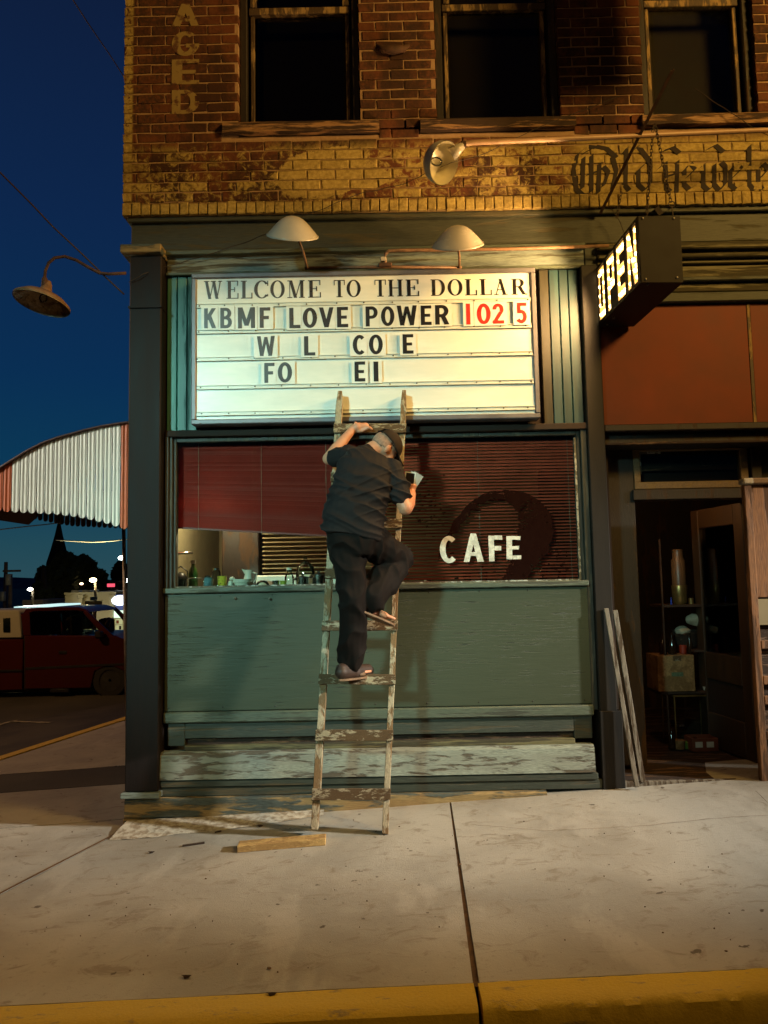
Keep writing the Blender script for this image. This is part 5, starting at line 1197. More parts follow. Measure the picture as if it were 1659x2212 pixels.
for k, (u, h, lab) in enumerate(((925, .03, 'white dish glimpsed low behind the blind left of CAFE'), (1010, .075, 'glass glimpsed behind the blind under the letter A'), (1045, .08, 'glass glimpsed behind the blind under the letter F'), (1130, .09, 'glass glimpsed behind the blind under the final E'), (1175, .10, 'tall glass glimpsed behind the blind right of CAFE'), (1215, .08, 'glass glimpsed behind the blind in the right corner'))):
    item('drinking_glass' if k else 'dish', lab, 'glass' if k else 'dish', u, .22, [(.026, 0), (.032, h), (.030, h), (.024, .005)], M['jar'] if k else M['white_china'], 'glassware behind the right blind', 16, False)
# warm bare bulb lamp inside at the left
q = at(377, 1194, .55)
il = thing('wall_lamp', 'small bright lamp glinting inside the window at far left', 'lamp')
MB().ell(q, .010, 10, 8).build('bulb', glow('window_lamp_bulb', (1, .85, .6), 22), il, smooth=True)
MB().tube([q + Vector((-.14, .0, -.01)), q + Vector((.14, .02, .0))], .012, 8).build('fitting', M['steel'], il, smooth=True)
lamp('window_lamp_light', 'POINT', q + Vector((.35, -.02, .42)), 42.0, (1, .82, .5), .04)

# ------------------------------------------------------------------ the dim entrance and its shelves
M['shelf'] = simple('dark_shelf_board', (.045, .022, .012), .6, .3, 6)
rk = thing('shelf_rack', 'dark shelf rack of bric-a-brac inside the open doorway', 'shelf')
def S3(u, v, y): return at(u, v, y)
yS = 1.05
x0_, x1_ = at(1432, 1300, yS).x, at(1540, 1300, yS).x
for v in (1306, 1494): z_ = at(1480, v, yS).z; MB().box(x0_ - (.06 if v > 1400 else 0), x1_, yS, yS + .34, z_ - .022, z_).build('shelf', M['shelf'], rk, bevel=.003)
for u, w in ((1430, .012), (1540, .014)): x = at(u, 1300, yS).x; MB().box(x, x + w, yS, yS + .02, zbase - .02, at(1400, 1165, yS).z).build('upright', M['shelf'], rk)
z0_ = at(1480, 1306, yS).z; z1_ = at(1480, 1494, yS).z
def lth(name, label, cat, u, y, z, prof, mt, grp=None, n=20, par=None):
    x = at(u, 1300, y).x; o = MB().lathe(prof, (x, y, z), n, True).build(name, mt, par, smooth='auto')
    if par is None: T(o, label, cat, grp)
    return o, x
M['brass'] = simple('tarnished_brass', (.30, .20, .07), .35, .2, 8, metal=.8, bump=0)
M['brown_can'] = simple('brown_enamel', (.12, .06, .025), .4, .2, bump=0)
o, x = lth('vacuum_flask', 'tall brass and brown flask standing on the upper rack shelf', 'flask', 1469, yS + .1, z0_, [(.045, 0), (.058, .02), (.066, .16), (.064, .165)], M['brass'])
MB().lathe([(.058, .165), (.058, .38), (.045, .40), (.045, .47), (.03, .48)], (x, yS + .1, z0_), 20, True).build('body', M['brown_can'], o, smooth='auto')
lth('tin', 'small brass tin beside the tall flask', 'tin', 1493, yS + .08, z0_, [(.022, 0), (.022, .05), (.02, .052)], M['brass'])
o, x = lth('jar', 'clear round jar at the right end of the upper rack shelf', 'jar', 1510, yS + .12, z0_, [(.03, 0), (.045, .03), (.04, .08), (.02, .10)], M['jar']); lth('bottle', 'narrow pale bottle at the back of the upper rack shelf', 'bottle', 1524, yS + .2, z0_, [(.02, 0), (.022, .08), (.01, .12)], M['brass'])
M['blue_tube'] = simple('blue_stripe', (.03, .06, .45), .4, .1, bump=0)
lth('tube', 'thin bright blue tube left of the tall flask', 'tube', 1450, yS + .05, z0_ - .03, [(.006, 0), (.006, .09)], M['blue_tube'])
# bundle of cloth and toys
M['cloth_pale'] = simple('pale_cloth', (.34, .31, .22), .85, .2, 18)
MB().box(at(1500, 1400, yS).x, x1_, yS, yS + .34, at(1500, 1404, yS).z - .02, at(1500, 1404, yS).z).build('shelf', M['shelf'], rk)
bk_ = MB().lathe([(.085, 0), (.115, .14), (.12, .145), (.11, .14), (.08, .01)], (at(1500, 1350, yS).x, yS + .20, at(1500, 1401, yS).z), 24, False).build('basket', M['sill'], None, smooth='auto'); T(bk_, 'dark round basket under the crumpled pale bag on the rack', 'basket')
for k, (u, v, r_, lab) in enumerate(((1505, 1338, (.10, .06, .055), 'crumpled pale bag on the rack, highest of the bundles'), (1534, 1345, (.04, .05, .05), 'rounded pale bundle at the right of the crumpled bag'), (1475, 1362, (.07, .06, .035), 'flat pale bundle at the left under the crumpled bag'), (1532, 1385, (.05, .05, .06), 'drooping pale bundle low on the right of the rack'))):
    p = at(u, v, yS + .12); m = MB().ell(p, r_, 18, 12); m.v = [tuple(Vector(q_) + Vector((1, 1, 1)) * .014 * noise.noise(Vector(q_) * 22)) for q_ in m.v]; T(m.build('bundle', M['cloth_pale'], None, smooth=True), lab, 'bundle', 'cloth bundles on the rack')
# dark bottles and red things above the box
M['brown_glass'] = simple('brown_bottle_glass', (.022, .010, .004), .10, .2, bump=0)
M['red_tin'] = simple('red_tin', (.26, .03, .012), .4, .2, bump=0)
zt2 = z1_ + .31
for u, lab, mt, pr in ((1427, 'dark brown bottle at the left on top of the cardboard box', M['brown_glass'], [(.032, 0), (.034, .08), (.014, .12), (.013, .17)]), (1447, 'dark brown bottle second from left on the cardboard box', M['brown_glass'], [(.03, 0), (.032, .09), (.013, .13), (.012, .18)]), (1470, 'orange red tin on the cardboard box', M['red_tin'], [(.03, 0), (.03, .07), (.028, .072)]), (1485, 'slim dark bottle with a pale label on the cardboard box', M['brown_glass'], [(.024, 0), (.024, .08), (.011, .12), (.010, .17)])):
    lth('bottle' if 'bottle' in lab else 'tin', lab, 'bottle' if 'bottle' in lab else 'tin', u, yS + .10, zt2, pr, mt, 'bottles and tin on the cardboard box')
M['card'] = worn('cardboard', (.30, .17, .065), (.22, .12, .045), .3, (2, 2, 2), 4, .8)
a_, b_ = at(1423, 1490, yS - .01), at(1498, 1400, yS - .01)
cb = MB().box(a_.x + .0, b_.x, yS - .01, yS + .28, z1_ + .001, z1_ + .305, .002).build('cardboard_box', M['card'], None, bevel=.004); T(cb, 'brown cardboard box with a faded green stamp on the rack', 'box')
M['stamp'] = simple('faded_green_stamp', (.09, .13, .07), .8, .3, 60, bump=0)
MB().box(a_.x + .115, a_.x + .215, yS - .012, yS - .0105, z1_ + .13, z1_ + .165).build('stamp', M['stamp'], cb)
MB().box(a_.x + .135, a_.x + .205, yS - .012, yS - .0105, z1_ + .26, z1_ + .304).build('tape', M['rung'], cb)
o, x = lth('jug', 'large dark red glass jug right of the cardboard box', 'jug', 1524, yS + .08, z1_ + .0, [(.05, 0), (.055, .20), (.05, .24), (.056, .30), (.045, .36), (.02, .40)], simple('dark_red_glass', (.09, .008, .005), .12, .2, bump=0))
lth('bowl', 'tiny white bowl on the lower rack shelf by the box', 'bowl', 1516, yS - .0 + .03, z1_, [(.022, 0), (.033, .035), (.031, .035)], M['white_china'])
eb = thing('fill_bulb', 'dim bare bulb added inside the entrance to brighten the rack', 'lamp'); MB().ell((2.05, .62, 2.45), .022, 10, 8).build('bulb', glow('entrance_fill_glow', (1, .6, .25), 3), eb, smooth=True); MB().tube([(2.05, .62, 2.47), (2.05, .62, 2.62)], .006, 6).build('cord', M['wire'], eb)  # bulb added to brighten the entrance
lamp('entrance_fill_light', 'POINT', (2.05, .60, 2.38), 15, (1, .50, .18), .03)  # added fill for the dim doorway
# glazed case under the lower shelf
gc = thing('glass_case', 'small glass display case with metal edges under the rack', 'case'); a_, b_ = at(1462, 1618, yS), at(1542, 1502, yS); zz = zbase - .02; m = MB()
gx0, gx1, gz1 = a_.x, b_.x, b_.z
for x in (gx0, gx1): 
    for y in (yS, yS + .3): m.beam((x, y, zz), (x, y, gz1), .010, .010, (0, 1, 0))
for y in (yS, yS + .3): m.beam((gx0, y, gz1), (gx1, y, gz1), .012, .014)
for x in (gx0, gx1): m.beam((x, yS, gz1), (x, yS + .3, gz1), .012, .014)
m.build('case_frame', M['brass'], gc); MB().box(gx0, gx1, yS - .001, yS + .001, zz, gz1).build('pane', M['glass'], gc)
for k, (u, h, mt, lab) in enumerate(((1436, .16, M['brown_glass'], 'dark bottle on the floor at the left of the glass case'), (1452, .07, M['card'], 'small tan tub on the floor before the glass case'), (1470, .08, M['green_glass'], 'small green bottle on the floor before the glass case'), (1486, .09, M['jar'], 'small clear bottle left of the red crate'))):
    lth('bottle' if k != 1 else 'tub', lab, 'bottle' if k != 1 else 'tub', u, .92, zbase - .02, [(.03, 0), (.03, h * .6), (.012, h * .8), (.011, h)] if k != 1 else [(.04, 0), (.045, .07)], mt, 'clutter on the entrance floor')
a_, b_ = at(1497, 1640, .80), at(1552, 1614, .80)
M['red_wood'] = simple('red_brown_crate', (.17, .045, .018), .6, .2, 9)
rb = thing('wooden_crate', 'low red-brown crate with paper labels on the entrance floor', 'crate'); zc = zbase - .018
MB().box(a_.x, b_.x, .80, .812, zc, zc + .10).box(a_.x, b_.x, .96, .972, zc, zc + .10).box(a_.x, a_.x + .012, .812, .96, zc, zc + .10).box(b_.x - .012, b_.x, .812, .96, zc, zc + .10).build('side_board', M['red_wood'], rb)
for f_ in (.12, .55): MB().box(a_.x + f_ * (b_.x - a_.x), a_.x + (f_ + .28) * (b_.x - a_.x), .798, .7995, zc + .03, zc + .075).build('paper_label', M['white_china'], rb)
# tissue caught behind the post
p = at(1303, 1277, .10); m = MB().ell(p, (.022, .02, .03), 12, 8); m.v = [tuple(Vector(q_) + Vector((1, 1, 1)) * .012 * noise.noise(Vector(q_) * 40)) for q_ in m.v]; T(m.build('crumpled_paper', M['cloth_pale'], None, smooth=True), 'scrap of crumpled paper stuck by the green post', 'paper')
# orange wooden cabinet at the right edge
wc = thing('wooden_shutter', 'orange-brown wooden shutter with slats standing at the right edge', 'shutter')
ycb = -.12; cx0 = at(1622, 1300, ycb).x; cz1 = at(1640, 1046, ycb).z; cz0 = .115
MB().box(cx0, cx0 + .055, ycb, ycb + .05, cz0, cz1).build('stile', M['orange_wood'], wc, bevel=.006)
MB().box(cx0 + .75, cx0 + .80, ycb, ycb + .05, cz0, cz1).build('stile', M['orange_wood'], wc, bevel=.006)
MB().box(cx0 - .01, cx0 + .83, ycb - .02, ycb + .07, cz1, cz1 + .045).build('top', M['ladder'], wc, bevel=.01)
MB().box(cx0 + .055, cx0 + .75, ycb + .02, ycb + .035, at(1650, 1290, ycb).z, cz1).build('panel', M['orange_wood'], wc)
MB().box(cx0 + .055, cx0 + .75, ycb + .045, ycb + .055, cz0, cz1).build('back', M['sill'], wc)
MB().box(cx0 + .055, cx0 + .75, ycb + .01, ycb + .03, at(1650, 1350, ycb).z, at(1650, 1294, ycb).z).build('panel', M['plaster'], wc)
for v in (1393, 1470, 1513, 1590): 
    z_ = at(1650, v, ycb).z; MB().box(cx0 + .055, cx0 + .75, ycb + .0, ycb + .03, z_ - .03, z_ + .03).build('slat', M['orange_wood'], wc, bevel=.005)
# litter on the pavement
def stickw(label, name, cat, a, b, w, mt): 
    p, q_ = on_walk(*a), on_walk(*b); o = MB().beam(p + Vector((0, 0, .006)), q_ + Vector((0, 0, .006)), w, .006).build(name, mt, None); T(o, label, cat)
stickw('dark stick on the pavement left of the sawn board', 'stick', 'stick', (394, 1829), (442, 1822), .022, M['sill'])
stickw('short dark twig on the mortar ramp', 'twig', 'twig', (464, 1800), (478, 1797), .008, M['sill'])
m = MB()
for _ in range(70):
    u, v = random.uniform(0, 1659), random.uniform(1750, 2110); p = on_walk(u, v)
    if p.y > -.1 or p.x < -2.5: continue
    s_ = random.uniform(.0012, .0038) * (2.2 if random.random() < .12 else 1); z = p.z + .004
    m.ell((p.x, p.y, z), (s_ * random.uniform(.8, 2), s_, .003), 6, 4, Matrix.Rotation(random.uniform(0, 3), 4, 'Z'))
m.build('grit', M['joint'], None, kind='stuff')
for k, (a_, b_, lab) in enumerate((((403, 2112), 'dry leaf on the pavement near the kerb at left',0), ((587, 2150), 'dry leaf lying on the yellow kerb left of centre',0), ((562, 1786), 'small curled leaf by the mortar ramp',0), ((327, 1843), 'brown leaf scrap left of the dark stick',0))):
    p = on_walk(*a_); n = 7; vs = [(p.x + .022 * math.cos(t_) * (1 + .3 * math.sin(3 * t_)), p.y + .012 * math.sin(t_), p.z + .006 + .005 * math.cos(2 * t_)) for t_ in [2 * math.pi * i / n for i in range(n)]]
    o = MB().add(vs + [(p.x, p.y, p.z + .012)], [(i, (i + 1) % n, n) for i in range(n)]).build('dry_leaf', M['sill'], None); T(o, b_, 'leaf', 'dry leaves on the pavement')

# ------------------------------------------------------------------ striped awning on the side wall
AW = thing('striped_awning', 'curved metal awning in cream and orange-red strips behind the corner', 'awning')
M['cream_metal'] = simple('cream_awning_metal', (.80, .80, .70), .45, .06, 3, bump=0)
M['red_metal'] = simple('orange_red_awning_metal', (.50, .10, .022), .5, .12, 3, bump=0)
M['dark_metal'] = simple('awning_underside', (.07, .03, .02), .6, .2, 3, bump=0)
topc = [(-110, 1108), (-60, 1062), (-25, 1031), (0, 1014), (25, 998), (59, 977), (94, 959), (128, 947), (183, 932), (217, 924), (252, 918), (273, 915), (340, 908), (412, 905)]
botc = [(-110, 1108), (-60, 1106), (0, 1105), (94, 1110), (128, 1112), (165, 1117), (197, 1123), (235, 1132), (270, 1143), (340, 1150), (412, 1156)]
botf = [(-110, 1090), (0, 1104), (60, 1119), (132, 1133), (160, 1137), (247, 1141), (300, 1143), (500, 1150)]
def ev(L, u):
    for (a, va), (b, vb) in zip(L[:-1], L[1:]):
        if a <= u <= b: return va + (vb - va) * (u - a) / (b - a)
    return L[-1][1] if u > L[-1][0] else L[0][1]
def strip(x0, x1, zt, zb, y, mt, rb_=True, name='strip'):
    n = 13; vs = []; rows = 8; w = x1 - x0; r_ = w / 2
    for j in range(rows + 1):
        for i in range(n):
            s_ = i / (n - 1); dep = .004 * math.cos(s_ * 4 * math.pi) * (1 if 0 < i < n - 1 else .2)
            edge = abs(2 * s_ - 1); zbot = zb + (r_ * (1 - math.sqrt(max(0, 1 - edge ** 2))) if rb_ else 0); ztop = zt(x0 + w * s_)
            vs.append((x0 + w * s_, y + dep, ztop + (zbot - ztop) * j / rows))
    return MB().add(vs, [(j * n + i, j * n + i + 1, (j + 1) * n + i + 1, (j + 1) * n + i) for j in range(rows) for i in range(n - 1)]).build(name, mt, AW, smooth=True)
YA, YB2 = 2.0, 3.7
u = -101.0; k = 0; pitch = 18.05
us = []
u = 25 - 18.05 * 7
while u < 405: us.append(u); u += pitch
for u in us:
    x0, x1 = at(u + .7, 1050, YA).x, at(u + pitch - .7, 1050, YA).x
    if x1 > -1.74: x1 = -1.74
    zt = lambda x: at(829.5 + (x / 7.6) * F * .985, 1, 1).z * 0 + TOPZ(x)
    def TOPZ(x):
        # photo column for this x on the near end plane
        uu = u + (x - x0) / max(1e-6, (x1 - x0)) * pitch; return at(uu, ev(topc, uu), YA).z
    zb = at(u + pitch / 2, ev(botc, u + pitch / 2), YA).z
    isred = u < 24 or 250 < u < 290
    strip(x0, x1, TOPZ, zb, YA, M['red_metal'] if isred else M['cream_metal'])
# far end strips, seen from inside, hanging a little lower
for i in range(38):
    u = -60 + i * 11.6 - 20; x0, x1 = at(u + .5, 1050, YB2).x, at(u + 11.1, 1050, YB2).x
    if x1 > -1.74: break
    zb = at(u + 6, ev(botf, u + 6), YB2).z
    strip(x0, x1, lambda x: zb + .45, zb, YB2, M['dark_metal'])
# curved roof sheet between the two ends, with a rolled lip
m = MB(); P = [at(u, v, YA) for u, v in topc]; n = len(P); vs = []
for y in (YA - .02, YB2): vs += [(p.x, y, p.z + .008) for p in P]
m.add(vs, [(i, i + 1, n + i + 1, n + i) for i in range(n - 1)]); o = m.build('roof_sheet', M['dark_metal'], AW, smooth=True); sl = o.modifiers.new('s', 'SOLIDIFY'); sl.thickness = .01
MB().tube([(p.x, YA - .02, p.z + .008) for p in P], .012, 8).build('rim', M['dark_metal'], AW, smooth=True)
a, b = at(267, 1141, 3.6), at(276, 1560, 3.6); b.z = walk_z(b.x, b.y)
MB().tube([a, b], .022, 10).build('post', M['pipe'], AW, smooth=True)

# ------------------------------------------------------------------ red pickup truck in the side street
TR = thing('pickup_truck', 'dark red pickup truck with a white bed topper crossing the side street', 'pickup truck')
t = NT('dark_red_car_paint'); t.col(t.mix(t.noise(3), (.034, .0026, .0016), (.048, .004, .002))).set(rough=.35, coat=.25, spec=.3); M['truck'] = t.m
M['tyre'] = simple('tyre_rubber', (.012, .012, .012), .85, .2, 20); M['rim'] = simple('dark_wheel_rim', (.02, .02, .02), .5, .2, bump=0); M['chrome'] = simple('dull_chrome', (.5, .5, .5), .25, .1, metal=1, bump=0)
t = NT('white_topper'); t.col(t.mix(t.noise(5), (.30, .31, .27), (.38, .38, .33))).set(rough=.5); M['topper'] = t.m
yt0, yt1 = 10.9, 12.8
def prof(pts, y=yt0): return [(at(u, v, y).x, at(u, v, y).z) for u, v in pts]
def pr(name, pts, y0, y1, mt, par=TR, bevel=.02, rev=True):
    return MB().prism(prof(pts)[::1], y0, y1).build(name, mt, par, bevel=bevel, smooth='auto')
wheel_c = [(236, 1470), (-85, 1476)]
pr('body', [(51, 1373), (248, 1373), (262, 1379), (385, 1389), (396, 1402), (398, 1470), (285, 1486), (272, 1452), (236, 1436), (205, 1450), (196, 1487), (51, 1489)], yt0, yt1, M['truck'])
pr('cargo_bed', [(-155, 1384), (48, 1381), (48, 1491), (-45, 1494), (-55, 1460), (-85, 1446), (-115, 1460), (-125, 1494), (-155, 1492)], yt0 + .02, yt1 - .02, M['truck'])
pr('roof', [(44, 1326), (50, 1316), (100, 1312), (165, 1312), (184, 1318), (190, 1323), (160, 1319), (70, 1321)], yt0 + .12, yt1 - .12, M['truck'], bevel=.01)
for y in (yt0 + .02, yt1 - .07):
    pr('pillar', [(49, 1373), (44, 1326), (62, 1321), (66, 1373)], y, y + .05, M['truck'], bevel=.01)
    pr('pillar', [(222, 1373), (178, 1323), (184, 1318), (190, 1323), (246, 1375)], y, y + .05, M['truck'], bevel=.01)
M['tint'] = glass('tinted_glass', (.10, .12, .14), .05)
M['tint2'] = glass('front_door_glass', (.55, .6, .55), .05)
pr('rear_window', [(66, 1371), (62, 1323), (128, 1320), (130, 1371)], yt0 + .04, yt0 + .05, M['tint'], bevel=0)
pr('front_window', [(133, 1371), (131, 1320), (160, 1319), (178, 1323), (222, 1371)], yt0 + .04, yt0 + .05, M['tint2'], bevel=0)
pr('rear_window', [(66, 1371), (62, 1323), (128, 1320), (130, 1371)], yt1 - .05, yt1 - .04, M['tint'], bevel=0)
pr('seat', [(135, 1373), (128, 1345), (131, 1335), (142, 1334), (150, 1373)], yt0 + .3, yt0 + .8, M['black'])
pr('seat', [(172, 1373), (170, 1345), (178, 1341), (190, 1343), (192, 1373)], yt0 + 1.1, yt0 + 1.6, M['black'])
q = prof([(213, 1355)])[0]; MB().tube([(q[0] + .17 * math.cos(t_) * .35, yt0 + .5 + .17 * math.sin(t_), q[1] + .15 * math.cos(t_)) for t_ in [k * math.pi / 10 for k in range(21)]], .014, 6).build('steering_wheel', M['black'], TR, smooth=True)
hq = prof([(127, 1406), (145, 1413)]); MB().box(hq[0][0], hq[1][0], yt0 - .02, yt0 + .01, hq[1][1], hq[0][1]).build('door_handle', M['black_plastic'], TR, bevel=.02)
mq = prof([(211, 1362), (226, 1378)]); MB().box(mq[0][0], mq[1][0], yt0 - .20, yt0 - .02, mq[1][1], mq[0][1]).build('mirror', M['black_plastic'], TR, bevel=.03)
for pts in ([(55, 1442), (205, 1435), (300, 1431), (300, 1435), (205, 1440), (55, 1447)], [(-150, 1450), (47, 1446), (47, 1450), (-150, 1455)]): pr('moulding', pts, yt0 - .012, yt0 + .01, M['black_plastic'], bevel=.003)
pr('door_seam', [(53, 1490), (52, 1376), (54, 1376), (55, 1490)], yt0 - .003, yt0 + .01, M['black'], bevel=0)
pr('step_bar', [(110, 1487), (150, 1487), (152, 1496), (108, 1496)], yt0 - .05, yt0 + .1, M['black_plastic'])
pr('floor_pan', [(-150, 1488), (195, 1484), (195, 1496), (-150, 1500)], yt0 + .15, yt1 - .15, M['black'])
tp_ = pr('topper', [(-160, 1381), (-150, 1322), (36, 1318), (40, 1321), (46, 1379)], yt0 + .05, yt1 - .05, M['topper'], bevel=.03)
pr('window', [(5, 1366), (5, 1336), (20, 1335), (20, 1366)], yt0 + .035, yt0 + .05, M['tint2'], tp_, bevel=0)
pr('window', [(-120, 1368), (-112, 1334), (-20, 1334), (-20, 1368)], yt0 + .035, yt0 + .05, M['tint'], tp_, bevel=0)
for (u, v) in wheel_c:
    c_ = at(u, v, yt0); rW = .375
    for y in (yt0 + .02, yt1 - .26):
        w = MB(); Mx = Matrix.Rotation(R(90), 4, 'X')
        w.lathe([(rW * .6, -.12), (rW * .92, -.12), (rW, -.08), (rW, .08), (rW * .92, .12), (rW * .6, .12)], (c_.x, y + .12, c_.z), 32, False, Mx); w = w.build('wheel', M['tyre'], TR, smooth='auto')
        MB().lathe([(.03, -.09), (.05, -.10), (rW * .5, -.07), (rW * .62, -.11), (rW * .62, .1), (.03, .1)], (c_.x, y + .12, c_.z), 24, False, Mx).build('rim', M['rim'], w, smooth='auto')

# ------------------------------------------------------------------ the town beyond the side street
def fb(name, u0, v0, u1, v1, y, dep, mt, par=None, bevel=0, zbase_=None):
    a, b, c_, d_ = rect(u0, v0, u1, v1, y)
    if zbase_ is not None: c_ = zbase_
    return MB().box(a, b, y, y + dep, c_, d_).build(name, mt, par, bevel=bevel)
gz = -1.75
ST = thing('corner_store', 'low cream store across the junction with a blue lit sign', 'building')
M['cream_wall'] = simple('cream_store_wall', (.34, .31, .20), .8, .12, .4, bump=0); M['blue_wall'] = simple('blue_store_band', (.025, .04, .16), .6, .1, bump=0)
YSt = 38
fb('wall', 140, 1283, 249, 1372, YSt, 12, M['cream_wall'], ST, 0, gz - .2); fb('wall', 249, 1318, 420, 1372, YSt, 12, M['cream_wall'], ST, 0, gz - .2)
fb('parapet', 139, 1279, 250, 1284, YSt - .15, 12.3, M['cream_wall'], ST)
for u in (173, 240): 
    p_ = fb('pilaster', u - 3.5, 1292, u + 3.5, 1372, YSt - .3, .31, M['cream_wall'], ST, 0, gz - .2); fb('capital', u - 6.5, 1285, u + 6.5, 1292, YSt - .4, .41, M['cream_wall'], p_, .03)
fb('fascia', 249, 1283, 420, 1317, YSt - .2, 12, M['blue_wall'], ST)
q = at(259.5, 1297, YSt - .35); o = MB().lathe([(.01, -.06), (.46, -.06), (.46, .06), (.01, .06)], q, 24, False, Matrix.Rotation(R(90), 4, 'X') @ Matrix.Diagonal((1, .62, 1)).to_4x4()).build('lit_sign', glow('lit_oval_sign', (.75, .85, 1.0), 3.2), ST)
fb('awning_light', 246, 1318, 420, 1333, YSt - .6, .6, glow('lit_store_canopy', (.75, 1.0, .75), 1.3), ST)
wl_ = glow('lit_store_window', (.95, .95, .45), .45)
for k in range(8):
    w_ = fb('window', 249 + k * 18.5, 1337, 264 + k * 18.5, 1362, YSt - .06, .05, wl_, ST); fb('glazing_bar', 249 + k * 18.5, 1348.5, 264 + k * 18.5, 1350.5, YSt - .1, .03, M['cream_wall'], w_); fb('poster', 251 + k * 18.5, 1340, 256.5 + k * 18.5, 1347, YSt - .09, .02, M['rust'], w_); fb('poster', 257 + k * 18.5, 1352, 262 + k * 18.5, 1360, YSt - .09, .02, M['black'], w_)
for k, u in enumerate((163, 187)):
    fb('roof_unit', u - 9, 1275, u + 7, 1280, YSt + 3, 1.5, M['topper'], ST)
RB = thing('brick_building', 'dark red brick building rising behind the store roof', 'building'); fb('wall', 228, 1255, 460, 1290, 72, 10, M['red_wood'], RB, 0, -2.2); fb('cornice', 227, 1253, 461, 1256, 71.6, 10.8, M['sill'], RB)
for k in range(4): fb('window', 236 + k * 20, 1262, 243 + k * 20, 1274, 71.9, .08, M['black'], RB)
CH = thing('church', 'church spire rising dark above the trees', 'church'); q = at(126, 1216, 78)
MB().lathe([(1.35, -1.5), (1.30, 0), (.9, 1.3), (.45, 3.0), (.04, 4.9)], q, 8).build('spire', M['black'], CH); MB().box(q.x - 1.4, q.x + 1.4, 76.6, 79.4, -2.5, q.z - 1.4).build('tower', M['black'], CH)
MB().box(q.x - .08, q.x + .08, 77.95, 78.05, q.z + 4.8, q.z + 6.2).box(q.x - .35, q.x + .35, 77.95, 78.05, q.z + 5.5, q.z + 5.65).build('cross', M['black'], CH); MB().box(q.x + 1.41, q.x + 9, 76, 80, -2.5, q.z - 3.4).build('nave', M['black'], CH)
t = NT('night_foliage'); t.col(t.mix(t.noise(2), (.022, .034, .014), (.05, .07, .028))).set(rough=.8); M['leaf'] = t.m
M['bark'] = simple('bark', (.04, .03, .02), .9, .2, 3)
def tree(label, u, y, blobs, seed, n=2600, ls=.30):
    rnd_ = random.Random(seed); base = at(u, 1300, y); tr = thing('tree', label, 'tree', 'trees behind the store', (0, 0, 0))
    m = MB(); cs = [(at(bu, bv, y + rnd_.uniform(-1, 1)), br / F * (y + 5.6)) for bu, bv, br in blobs]
    for _ in range(n):
        c_, r_ = rnd_.choice(cs); d = Vector((rnd_.gauss(0, 1), rnd_.gauss(0, 1), rnd_.gauss(0, 1))).normalized() * (rnd_.random() ** .4) * r_ * (1 + .35 * noise.noise(Vector((rnd_.random() * 5, seed, 0))))
        p = c_ + d; a_ = Vector((rnd_.gauss(0, 1), rnd_.gauss(0, 1), rnd_.gauss(0, 1))).normalized() * ls; b_ = a_.orthogonal().normalized() * ls * .7
        m.add([p - a_ - b_, p + a_ - b_ * .5, p + a_ * .8 + b_, p - a_ * .6 + b_], [(0, 1, 2, 3)])
    m.build('crown', M['leaf'], tr)
    m = MB(); m.tube([(base.x, y, gz - .5), (base.x + .1, y, base.z + 1), (base.x, y, base.z + 3)], [.45, .3, .12], 8)
    for c_, r_ in cs[:5]: m.tube([(base.x, y, base.z + .3), c_], [.16, .05], 6)
    m.build('trunk', M['bark'], tr, smooth=True)
tree('broad dark tree beside the church spire, tallest of the trees', 145, 62, [(104, 1245, 22), (98, 1270, 18), (122, 1232, 16), (140, 1212, 19), (152, 1222, 22), (135, 1250, 24), (160, 1250, 24), (120, 1278, 24), (150, 1275, 26), (128, 1216, 10)], 3, 3600)
tree('dark tree right of the tallest one, slightly lower rounded crown', 190, 64, [(178, 1218, 16), (190, 1228, 17), (182, 1248, 22), (205, 1252, 15), (216, 1246, 12), (200, 1268, 18), (222, 1262, 10), (172, 1270, 20)], 9, 3000)
tree('small dark tree at the right close to the awning post', 262, 90, [(252, 1240, 9), (262, 1228, 12), (272, 1236, 14), (258, 1252, 12), (275, 1258, 16), (285, 1240, 14)], 5, 1500, .4)
tree('low dark tree at left in front of the hills', 92, 58, [(86, 1268, 9), (92, 1280, 12), (80, 1286, 9), (100, 1288, 14)], 12, 900)
# hills
pts = [(-400, 1262), (-200, 1250), (-60, 1252), (-20, 1248), (10, 1247), (25, 1250), (45, 1256), (62, 1258), (80, 1252), (100, 1248), (160, 1252), (260, 1256), (420, 1260), (900, 1250), (1500, 1245), (2200, 1240)]
P = [at(u, v, 1300) for u, v in pts]; vs = []; N_ = 60
for i in range(N_ + 1):
    s_ = i / N_ * (len(P) - 1); k = min(int(s_), len(P) - 2); p = P[k].lerp(P[k + 1], s_ - k); h = p.z + 5 * noise.noise(Vector((i * .6, 0, 0)))
    vs += [(p.x, 1150, -8), (p.x, 1230, h * .55), (p.x, 1300, h), (p.x, 1500, h * .8)]
MB().add(vs, [(4 * i + j, 4 * i + 4 + j, 4 * i + 5 + j, 4 * i + 1 + j) for i in range(N_) for j in range(3)]).build('hills', simple('far_hills', (.035, .045, .10), .9, .2, .02, bump=0), None, smooth=True, kind='structure')
